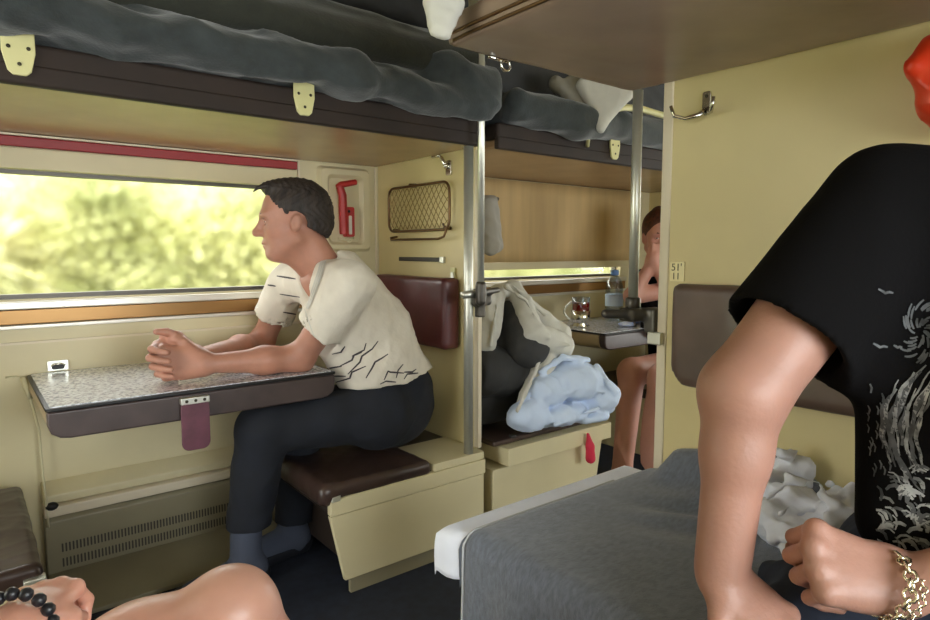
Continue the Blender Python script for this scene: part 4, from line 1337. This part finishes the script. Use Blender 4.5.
# table top keeps the belly behind its edge
bv = bvh_of(shirt)
st = MB()
for a in (((277, 276), (296, 279)), ((280, 294), (300, 297)), ((283, 312), (300, 315)), ((268, 285), (276, 286)),
          ((330, 384), (350, 378), (352, 372), (366, 366)), ((340, 366), (352, 360), (354, 355), (364, 350), (366, 343)),
          ((348, 374), (360, 362), (362, 356), (372, 349), (378, 341)), ((366, 378), (372, 368), (375, 362), (382, 358), (388, 354)),
          ((384, 380), (388, 371), (390, 372), (404, 373)), ((396, 378), (398, 370), (403, 364)), ((404, 372), (412, 372), (416, 369)),
          ((404, 379), (407, 374), (418, 373)), ((315, 372), (330, 368), (342, 366)), ((323, 380), (335, 376), (346, 376)),
          ((332, 354), (341, 352), (345, 346)), ((352, 356), (362, 352)), ((380, 384), (386, 381), (396, 382))):
    drape_line(bv, a, .006, st)
merge(shirt, st, M['stripe'])
st = MB()
drape_line(bv, ((290, 327), (293, 327), (297, 328), (300, 329)), .034, st, lift=.004, step=1.5)
merge(shirt, st, M['pouch'])
st = MB()
for dx in range(0, 5, 2):
    drape_line(bv, ((325+dx, 249), (319+dx, 272), (313+dx, 290), (307+dx*.5, 309)), .012, st, lift=.003)
drape_line(bv, ((305, 309), (312, 330), (318, 345)), .004, st, lift=.002)
merge(shirt, st, M['sheet_grey'])
# trousers
v = Vol((.50, 1.60, .10), (1.42, 2.333, .68), .007)
v.cap(nh, fh, .118, k=.04)
v.cap(hipc+np.array([.02, 0, .02]), hipc+np.array([-.06, 0, .0]), .135, k=.04); v.cap(hipc, hipc+np.array([.02, 0, .07]), .132, .128, k=.02)
for h_, k_2, a_, fl in ((nh, nk, na, 1), (fh, fk, fa, 0)):
    v.cap(h_, k_2, .098, .074, k=.04)
    v.cap(k_2, a_+np.array([.01, 0, .07]), .080, .068, k=.03, plane=(a_+np.array([0, 0, .070]), (0, 0, -1)))
v.cut((0, 0, TAB-.084), (0, 0, 1)) if False else None
v.cut((1.388, 0, 0), (1, 0, 0))
v.warp(folds(.006, 18, 9))
solid('trousers', v, M['trousers'], man)
for a_ in (na, fa):
    v = Vol(a_-np.array([.22, .1, .12]), a_+np.array([.1, .1, .16]), .005)
    v.cap(a_+np.array([.005, 0, .13]), a_+np.array([0, 0, -.01]), .047, .048, k=.02)
    v.cap((a_[0]+.015, a_[1], .056), (a_[0]-.17, a_[1]-.03, .046), .052, .038, k=.02)
    v.cut((0, 0, .012), (0, 0, -1))
    sk = solid('sock', v, M['sock'], man)
    v = Vol(a_-np.array([.26, .12, .12]), a_+np.array([.12, .12, .0]), .005)
    v.cap((a_[0]+.025, a_[1], .035), (a_[0]-.185, a_[1]-.032, .035), .048, .046, k=.02)
    v.cap((a_[0]+.025, a_[1], .085), (a_[0]-.06, a_[1], .085), .048, .046, k=.01, sub=True)
    v.cut((0, 0, .001), (0, 0, -1)); v.cut((0, 0, .07), (0, 0, 1))
    solid('slipper', v, M['slipper'], man)

# ---- companion in the black T-shirt, propped on one arm
D = .86
rsh = at(886, 205, .90); rel = at(743, 392, .86); rwr = at(722, 566, .86)
lwr = at(905, 585, .76); 
hp_ = np.array([1.17, .20, .58]); ch_ = np.array([1.10, .165, .86]); lsh = np.array([1.09, -.10, 1.06]); nk_ = np.array([1.08, .12, 1.13])
lel = np.array([.98, -.03, .80])
va = Vol((.60, .10, .52), (1.15, .62, 1.16), .0034)
va.cap(rsh, rel, .066, .056, k=.02)
mid = rel*.66+rwr*.34
va.cap(rel, mid, .049, .041, k=.03); va.cap(mid, rwr, .041, .036, k=.03)
hand(va, rwr+np.array([0, 0, -.012]), nz(at(800, 640, .80)-rwr), nz(Z*.8-FW*.35), nz(-FW*.6-RT*.5), 1.12, curl=((.25, .35, .3),)*4 if False else ((.25, .3, .3), (.25, .3, .3), (.25, .35, .3), (.3, .35, .3)),
     thumb=((.5, .8, -.25), (.7, .6, -.35)), spread=.08)
vl = Vol((.66, -.02, .50), (1.06, .44, .84), .003)
vl.cap(lel, lel*.4+lwr*.6, .048, .040, k=.02); vl.cap(lel*.4+lwr*.6, lwr, .040, .030, k=.03)
hd_ = nz(at(818, 555, .77)-lwr)
hand(vl, lwr, nz(hd_+np.array([0, 0, -.05])), nz(-FW*.80+UP*.50), nz(UP*.7+FW*.55), 1.18, curl=((1.50, 1.1, .6), (1.55, 1.15, .7), (1.6, 1.15, .7), (1.6, 1.1, .7)),
     thumb=((.6, .35, -.7), (.8, .0, -.6), (.5, -.3, -.7)))
vb = Vol((.45, -.30, .0), (1.41, .52, 1.50), .009)
vb.cap(hp_, ch_, .14, .15, k=.05); vb.cap(ch_, nk_-Z*.08, .13, .08, k=.05); vb.cap(rsh, lsh, .06, .06, k=.06)
vb.cap(nk_-Z*.04, nk_+Z*.08, .06, .06, k=.04); vb.cap(lsh, lel, .062, .05, k=.03)
CR = frame((-.98, -.15, -.05), (0, 0, 1)); hcc = nk_+np.array([-.03, 0, .20])
CT = head(vb, hcc, CR, 1.03)
rk = np.array([.70, .40, .440]); lk = np.array([.66, -.10, .50]); rh_ = np.array([1.14, .29, .545]); lh_ = np.array([1.14, .06, .555])
for h_, k_2 in ((rh_, rk), (lh_, lk)):
    vb.cap(h_, k_2, .085, .06, k=.03); vb.cap(k_2, (k_2[0]+.03, k_2[1], .08), .055, .038, k=.03)
    vb.cap((k_2[0]+.04, k_2[1], .04), (k_2[0]-.14, k_2[1], .035), .036, .028, k=.02)
comp = solid('person', join(vb.mesh(), va.mesh(), vl.mesh()), M['skin_arm'], None, origin=(hp_[0], hp_[1], BED))
tag(comp, 'person in a black printed T-shirt leaning on a straight arm at the right', 'person')
v = Vol(hcc-.14, hcc+.16, .006)
v.ell(CT(-.02, 0, .045), (.104, .083, .088), CR, k=0); v.ell(CT(-.05, 0, 0), (.078, .076, .085), CR, k=.02); v.cut(CT(.05, 0, 0), CR[:, 0]+CR[:, 2]*-.5)
solid('hair', v, M['hair'], comp)
face_parts(CT, CR, 1.03, comp)
# T-shirt
v = Vol((.72, -.34, .44), (1.41, .62, 1.24), .006)
v.cap(hp_+np.array([-.02, .0, -.0]), ch_+np.array([-.01, .01, 0]), .165, .170, k=.05)
v.cap(ch_, nk_-Z*.12, .165, .11, k=.06)
v.cap(rsh+np.array([.02, -.01, -.01]), lsh, .088, .085, k=.06)
v.cap(nk_-Z*.12, nk_-Z*.03, .11, .085, k=.04)
v.cap(at(905, 380, .88), at(905, 520, .86), .055, .06, k=.05)
v.cap(rsh, rsh+(rel-rsh)*.95, .084, .092, k=.03, plane=(rsh+(rel-rsh)*.72+RT*.0, (rel-rsh)*np.array([1, 1, 1])))
v.cap(rsh+(rel-rsh)*.1+RT*.03, at(872, 372, .86), .07, .040, k=.05)
v.cap(rsh+(rel-rsh)*.60, rsh+(rel-rsh)*1.2, .074, .084, k=.004, sub=True)
v.cap(lsh, lsh+(lel-lsh)*.9, .08, .085, k=.03, plane=(lsh+(lel-lsh)*.68, lel-lsh))
v.cut((0, 0, .50), (0, 0, -1)); v.cut((1.412, 0, 0), (1, 0, 0))
v.warp(folds(.0035, 13, 33, aniso=(1, 1, .4)))
ts = solid('t_shirt', v, M['tshirt'], comp)
bv = bvh_of(ts)
pr1 = MB(); pr2 = MB(); rr_ = random.Random(5)
def stroke(mb, pts, w): drape_line(bv, pts, w, mb, lift=.0018, step=3)
# two small birds
for (x, y, s_) in ((884, 292, 1), (879, 346, 1), (897, 347, .6)):
    stroke(pr2, [(x-7*s_, y-3*s_), (x-3*s_, y-1*s_), (x, y+1*s_), (x+4*s_, y), (x+8*s_, y+1*s_)], .0035)
# feathered round head
for k in range(46):
    a = rr_.uniform(0, 2*PI); r0 = rr_.uniform(3, 24)
    cx_, cy_ = 921, 332
    p = [(cx_+(r0+dr)*math.cos(a+dr*.05)*.8, cy_+(r0+dr)*math.sin(a+dr*.05)) for dr in (0, 3, 6, 9)]
    stroke(pr2, p, .003)
# long curved plumes sweeping down
for k in range(34):
    o_ = rr_.uniform(0, 44)
    u0 = rr_.uniform(0, .5); u1 = u0+rr_.uniform(.25, .5); p = []
    for j in range(9):
        u = u0+(u1-u0)*j/8
        # bulging arc from upper right, out to the left, back to lower right
        bx_ = 930-52*math.sin(PI*min(1, .08+.85*u))**.8
        by_ = 356+138*u
        p.append((bx_+o_*.95+1.5*math.sin(j*1.3+k), by_+o_*.30))
    stroke(pr1 if rr_.random() < .55 else pr2, p, rr_.uniform(.002, .0055))
for k in range(80):
    x = rr_.uniform(876, 930); y = rr_.uniform(465, 548); 
    if x < 900-(y-470)*.1 and rr_.random() < .4: continue
    a = rr_.uniform(-1.2, .6)
    p = [(x+i*5*math.cos(a+i*.3), y+i*5*math.sin(a+i*.3)) for i in range(4)]
    stroke(pr1 if rr_.random() < .6 else pr2, p, rr_.uniform(.002, .006))
for k in range(30):
    x = rr_.uniform(868, 892); y = rr_.uniform(375, 470)
    stroke(pr2, [(x, y), (x+2, y+4), (x+1, y+9)], .0025)
merge(ts, pr1, M['print']); merge(ts, pr2, M['print_dim'])
# shorts
v = Vol((.55, -.25, .36), (1.41, .58, .72), .006)
for h_, k_2 in ((rh_, rk), (lh_, lk)):
    v.cap(h_, k_2, .108, .088, k=.03, plane=(k_2+(h_-k_2)*.02, k_2-h_))
v.cap(rh_, lh_, .11, k=.04)
v.cut((0, 0, .388), (0, 0, -1)) if False else None
v.cap(at(775, 578, 1.0), at(800, 590, .95), .03, .04, k=.03)
v.warp(folds(.007, 22, 36)); v.cut((1.412, 0, 0), (1, 0, 0)); v.cut((0, 0, .452), (0, 0, -1))
solid('shorts', v, M['shorts'], comp)
# silver link bracelet
bc = at(893, 588, .755); ax_ = nz(lwr-at(820, 555, .77))
u1 = nz(np.cross(ax_, Z)); u2 = np.cross(ax_, u1)
br = MB()
NL = 22
for ring_, off, rad, lr in ((0, -.004, .0375, .0068), (1, .011, .036, .0038)):
    for i in range(NL+ring_*10):
        n2 = NL+ring_*10
        a = 2*PI*i/n2
        c = bc+ax_*off+rad*(math.cos(a)*u1*1.0+math.sin(a)*u2*1.0)
        tdir = nz(-math.sin(a)*u1+math.cos(a)*u2); nd = nz(math.cos(a)*u1+math.sin(a)*u2)
        e2 = nz(ax_+nd*(.8 if i % 2 else -.8))
        br.tube([c+tdir*lr*1.1*math.cos(b)+e2*lr*math.sin(b) for b in [2*PI*j/8 for j in range(8)]], lr*.34, 6, closed=True)
tag(br.build('bracelet', M['silver'], None, smooth=True), 'silver chain link bracelet around the wrist at the right frame edge', 'bracelet')

# ---- neighbour at lower left: bent knee and a loose fist with black beads
kn = at(232, 612, .90); hip_ = np.array([-.24, .84, .46])
vk = Vol((-.46, .45, .0), (.45, 1.12, 1.42), .008)
vf = Vol((-.06, .66, .50), (.46, 1.02, .72), .0034)
th_ = at(140, 648, .88)
for q_ in (vk, vf):
    q_.cap(hip_, th_+np.array([0, 0, -.015]), .085, .067, k=.03); q_.cap(th_+np.array([0, 0, -.012]), kn+np.array([-.015, 0, -.006]), .066, .058, k=.04); q_.ell(kn+np.array([.004, 0, .002]), (.056, .055, .053), k=.03)
    q_.cap(kn, (kn[0]+.10, kn[1]+.02, .35), .055, .054, k=.03)
vf.cut((0, 0, .53), (0, 0, -1))
vk.cap((kn[0]+.10, kn[1]+.02, .35), (kn[0]+.13, kn[1]+.03, .09), .054, .038, k=.03); vk.cap((kn[0]+.12, kn[1], .045), (kn[0]+.26, kn[1]+.02, .035), .036, .03, k=.02)
h2 = hip_+np.array([0, -.22, 0]); k2_ = np.array([.20, .60, .42])
vk.cap(h2, k2_, .085, .06, k=.03); vk.cap(k2_, (.22, .60, .09), .055, .038, k=.03); vk.cap((.22, .60, .045), (.37, .60, .035), .036, .03, k=.02)
fw_ = at(12, 630, .70)
sh_ = np.array([-.30, .66, .98]); el_ = np.array([-.32, .55, .66])
vk.cap(hip_+np.array([0, -.1, 0]), (-.31, .74, .80), .15, .15, k=.05); vk.cap((-.31, .74, .80), (-.31, .74, 1.0), .15, .08, k=.05)
vk.cap((-.30, .62, .99), (-.30, .88, .99), .06, .06, k=.05); vk.cap(sh_, el_, .05, .043, k=.02)
NR = frame((.98, -.1, 0), (0, 0, 1)); nhc = np.array([-.27, .75, 1.24])
NT = head(vk, nhc, NR, 1.0); vk.cap((-.30, .75, 1.0), NT(-.02, 0, -.05), .06, .055, k=.03)
vh2 = Vol((-.36, .42, .50), (.22, .98, .86), .0032)
vh2.cap(el_, fw_, .044, .029, k=.03)
hdv = nz(at(42, 598, .76)-fw_)
hand(vh2, fw_, hdv, nz(UP*.9-FW*.3), nz(RT*.75-FW*.4), .92, curl=((.9, 1.2, .8), (.95, 1.2, .8), (1.0, 1.2, .8), (1.0, 1.2, .8)), thumb=((.75, .5, -.3), (.8, -.1, -.6), (.5, -.4, -.7)))
nei = solid('person', join(vk.mesh(), vf.mesh(), vh2.mesh()), M['skin_knee'], None, origin=(hip_[0], hip_[1], BED))
tag(nei, 'person at the lower left frame edge showing a bare bent knee and a loose fist', 'person')
v = Vol((-.52, .42, .40), (.12, 1.02, 1.10), .007)
v.cap(hip_+np.array([0, -.1, .02]), (-.31, .74, .80), .165, .165, k=.05); v.cap((-.31, .74, .80), (-.31, .74, .98), .165, .09, k=.05)
v.cap((-.30, .60, .97), (-.30, .90, .97), .08, .08, k=.05); v.cap(sh_, sh_+(el_-sh_)*.6, .07, .075, k=.03); v.cut((-.472, 0, 0), (-1, 0, 0))
solid('t_shirt', v, M['trousers'], nei)
v = Vol((-.47, .44, .36), (.10, 1.0, .62), .007)
v.cap(hip_, hip_+(th_-hip_)*.45, .10, .09, k=.04, plane=(hip_+(th_-hip_)*.42, th_-hip_)); v.cap(h2, h2+(k2_-h2)*.5, .10, .09, k=.04); v.cut((-.472, 0, 0), (-1, 0, 0))
solid('shorts', v, M['shorts'], nei)
v = Vol(nhc-.14, nhc+.16, .007)
v.ell(NT(-.02, 0, .045), (.104, .083, .088), NR, k=0); v.cut(NT(.05, 0, 0), NR[:, 0]-NR[:, 2]*.5); v.cut((-.47, 0, 0), (-1, 0, 0))
solid('hair', v, M['hair'], nei)
bb = MB(); axn = hdv; w1 = nz(np.cross(axn, Z)); w2 = np.cross(axn, w1); bcn = fw_+axn*.012
for i in range(15):
    a = 2*PI*i/15; bb.ball(bcn+.036*(math.cos(a)*w1+math.sin(a)*w2), .0078, 10)
tag(bb.build('bracelet', M['beads'], None, smooth=True), 'black bead bracelet on the wrist at the lower left corner', 'bracelet')
t = thing('lower_berth', 'cream left berth bench the neighbour sits on', 'berth', (-.17, .0, 0))
MB().box(-.465, .08, -.93, .98, 0, .30).build('bench_box', M['cream_low'], t, bevel=.006)
MB().box(-.465, .12, -.93, 1.0, .302, .372).build('cushion', M['brown'], t, bevel=.015)

# ---- far person across the distant table
fhc = at(661, 236, 3.15); FR = frame((-.72, -.69, -.12), (0, 0, 1))
v = Vol((2.3, 1.45, 0.0), (3.29, 2.33, 1.36), .0065)
FT = head(v, fhc, FR, 1.08)
hipf = np.array([3.05, 1.95, .44]); sh1 = fhc+np.array([.12, -.16, -.24]); sh2 = fhc+np.array([.10, .17, -.24])
v.cap(hipf, (fhc+np.array([.13, 0, -.33])), .13, .12, k=.05); v.cap(fhc+np.array([.12, 0, -.28]), FT(-.02, 0, -.05), .07, .055, k=.04)
v.cap(sh1, sh2, .055, k=.05)
eln = at(632, 296, 3.02); hnn = at(652, 264, 3.02)
v.cap(sh1, eln, .046, .040, k=.02); v.cap(eln, hnn, .036, .028, k=.02)
el2 = at(672, 296, 3.02); hn2 = at(655, 262, 3.0)
v.cap(sh2, el2, .044, .038, k=.02); v.cap(el2, hn2, .036, .028, k=.02)
for h_ in (hnn, hn2):
    v.ell(h_+np.array([0, 0, .02]), (.035, .03, .045), k=.02)
    for i in range(4): v.cap(h_+np.array([.012*i-.02, -.012*i, .04]), h_+np.array([.012*i-.02, -.012*i, .085]), .010, .009, k=.004)
kf = at(632, 372, 3.0); kf2 = at(664, 378, 2.75)
v.cap(hipf+np.array([0, -.12, .02]), kf, .085, .066, k=.03); v.cap(kf, at(622, 470, 2.9), .062, .045, k=.03)
v.cap(at(622, 470, 2.9), (at(622, 470, 2.9)[0], at(622, 470, 2.9)[1], .05), .045, .035, k=.03)
v.cap(hipf+np.array([0, -.2, .04]), kf2, .085, .068, k=.03); v.cap(kf2, at(646, 462, 2.75), .062, .05, k=.03)
farp = solid('person', v, M['skin_far'], None, origin=(hipf[0], hipf[1], .352))
tag(farp, 'barelegged person in black with auburn hair tied up seated beyond the far table', 'person')
v = Vol(fhc-.17, fhc+.2, .006)
v.ell(FT(-.02, 0, .042), (.113, .090, .094), FR, k=0); v.ell(FT(-.05, 0, .0), (.086, .082, .095), FR, k=.02); v.ell(FT(-.085, 0, .10), .036, k=.03)
v.cut(FT(.05, 0, .02), FR[:, 0]-FR[:, 2]*.5)
hr = solid('hair', v, M['hair_red'], farp)
MB().tube([FT(-.02, .02, .125), FT(.01, .05, .165), FT(.0, .085, .215)], [.007, .005, .003], 8).build('hair_strand', M['hair_red'], hr, smooth=True)
face_parts(FT, FR, 1.08, farp, brow='hair_red')
v = Vol((2.55, 1.45, .38), (3.29, 2.33, 1.16), .0075)
v.cap(hipf, fhc+np.array([.13, 0, -.36]), .15, .14, k=.05); v.cap(sh1, sh2, .072, k=.05)
v.cap(at(650, 285, 3.1), at(655, 325, 3.1), .05, .07, k=.05)
v.cap(sh1, sh1+(eln-sh1)*.3, .06, .06, k=.03)
solid('black_top', v, M['tshirt'], farp)
v = Vol((2.5, 1.5, .34), (3.29, 2.33, .66), .0075)
for h_, k_2 in ((hipf+np.array([0, -.12, .02]), kf), (hipf+np.array([0, -.2, .04]), kf2)): v.cap(h_, h_+(k_2-h_)*.4, .10, .09, k=.04)
solid('shorts', v, M['trousers'], farp)



# ================================================================== OUTSIDE
slab('ground_outside', -40, 60, 2.6, 60, -1.3, -1.2, M['grass'])
def tree(x, y, h, w, lm, label, seed):
    r = np.random.default_rng(seed)
    t = thing('tree', label, 'tree', (x, y, -1.2), 'trees outside the window')
    m = MB(); m.tube([(x, y, -1.2), (x+.1, y, h*.35), (x-.05, y+.1, h*.8)], [.16, .12, .04], 8)
    for i in range(4):
        a = r.uniform(0, 6.28); z = h*(.2+.12*i)
        m.tube([(x, y, z), (x+math.cos(a)*w*.5, y+math.sin(a)*w*.4, z+.9)], [.07, .02], 6)
    m.build('trunk', M['bark'], t, smooth=True)
    n = 9000; nc = 60
    cl = np.stack([x+r.normal(0, w*.30, nc), y+r.normal(0, w*.25, nc), -1.1+(h+1.1)*r.uniform(.02, 1, nc)**.8], 1)
    k = r.integers(0, nc, n)
    c = cl[k]+r.normal(0, 1, (n, 3))*np.array([.30, .28, .24])*w*.7
    a = r.normal(size=(n, 3)); a /= np.linalg.norm(a, axis=1)[:, None]
    b = np.cross(a, r.normal(size=(n, 3))); b /= np.linalg.norm(b, axis=1)[:, None]
    s_ = r.uniform(.035, .085, n)[:, None]*(1+.3*(w-1.2))
    V = np.stack([c-a*s_*1.5, c-b*s_*.8, c+a*s_*1.5, c+b*s_*.8], 1).reshape(-1, 3)
    Q = np.arange(4*n).reshape(-1, 4)
    link_mesh('foliage', V, Q, lm, t)
r = np.random.default_rng(3)
LB = [('leaf_a', 'yellow-green leafy tree outside the window'), ('leaf_b', 'mid green leafy tree outside the window'), ('leaf_c', 'pale green airy tree outside the window')]
i = 0
for row, (yy, cnt, hh) in enumerate(((9.0, 9, 2.0), (13.5, 9, 3.4), (19, 9, 5.6))):
    for j in range(cnt):
        x = -2.2+(j+.5*(row % 2))*(1.9+.7*row)+r.uniform(-.3, .3)
        h = hh*r.uniform(.75, 1.12)
        if row == 2 and j in (2, 3): h *= .5
        k = int(r.integers(0, 3))
        tree(x, yy+r.uniform(-.5, .5), h, 1.3+.4*row, M[LB[k][0]], LB[k][1], 100+i); i += 1

# ================================================================== LIGHT, CAMERA
w = bpy.data.worlds.new('world'); bpy.context.scene.world = w; w.use_nodes = True
bg = w.node_tree.nodes['Background']
bg.inputs['Color'].default_value = (.98, 1.0, .96, 1); bg.inputs['Strength'].default_value = 7.0
sun = bpy.data.lights.new('sun', 'SUN'); sun.energy = 12; sun.angle = math.radians(2); sun.color = (1, .93, .78)
so = bpy.data.objects.new('sun', sun); COL.objects.link(so)
so.rotation_euler = Vector((.25, .42, -1)).to_track_quat('-Z', 'Y').to_euler()
def area(name, loc, d, sx, sy, e, col):
    l = bpy.data.lights.new(name, 'AREA'); l.shape = 'RECTANGLE'; l.size = sx; l.size_y = sy; l.energy = e; l.color = col
    o = bpy.data.objects.new(name, l); COL.objects.link(o); o.location = loc
    o.rotation_euler = Vector(d).to_track_quat('-Z', 'Z').to_euler()
    return o
area('daylight_rear_window', (.5, -.99, 1.05), (0, 1, -.05), 1.2, .65, 26, (.86, .94, 1))
area('daylight_rear_window_far', (2.3, -.99, 1.05), (0, 1, -.05), 1.1, .65, 17, (.88, .95, 1))

cam = bpy.data.cameras.new('camera'); co = bpy.data.objects.new('camera', cam); COL.objects.link(co)
cam.sensor_width = 36; cam.lens = F/930*36; cam.clip_start = .02
Rm = Matrix(((RT[0], UP[0], -FW[0]), (RT[1], UP[1], -FW[1]), (RT[2], UP[2], -FW[2])))
co.matrix_world = Matrix.Translation((0, 0, EYE)) @ Rm.to_4x4()
sc = bpy.context.scene
sc.camera = co
sc.view_settings.view_transform = 'Standard'; sc.view_settings.look = 'None'
sc.view_settings.exposure = -0.3; sc.view_settings.gamma = 1; sc.view_settings.use_curve_mapping = False
sc.cycles.max_bounces = 10; sc.cycles.diffuse_bounces = 6; sc.cycles.transparent_max_bounces = 12
sc.cycles.use_denoising = True
sc.cycles.sample_clamp_indirect = 6
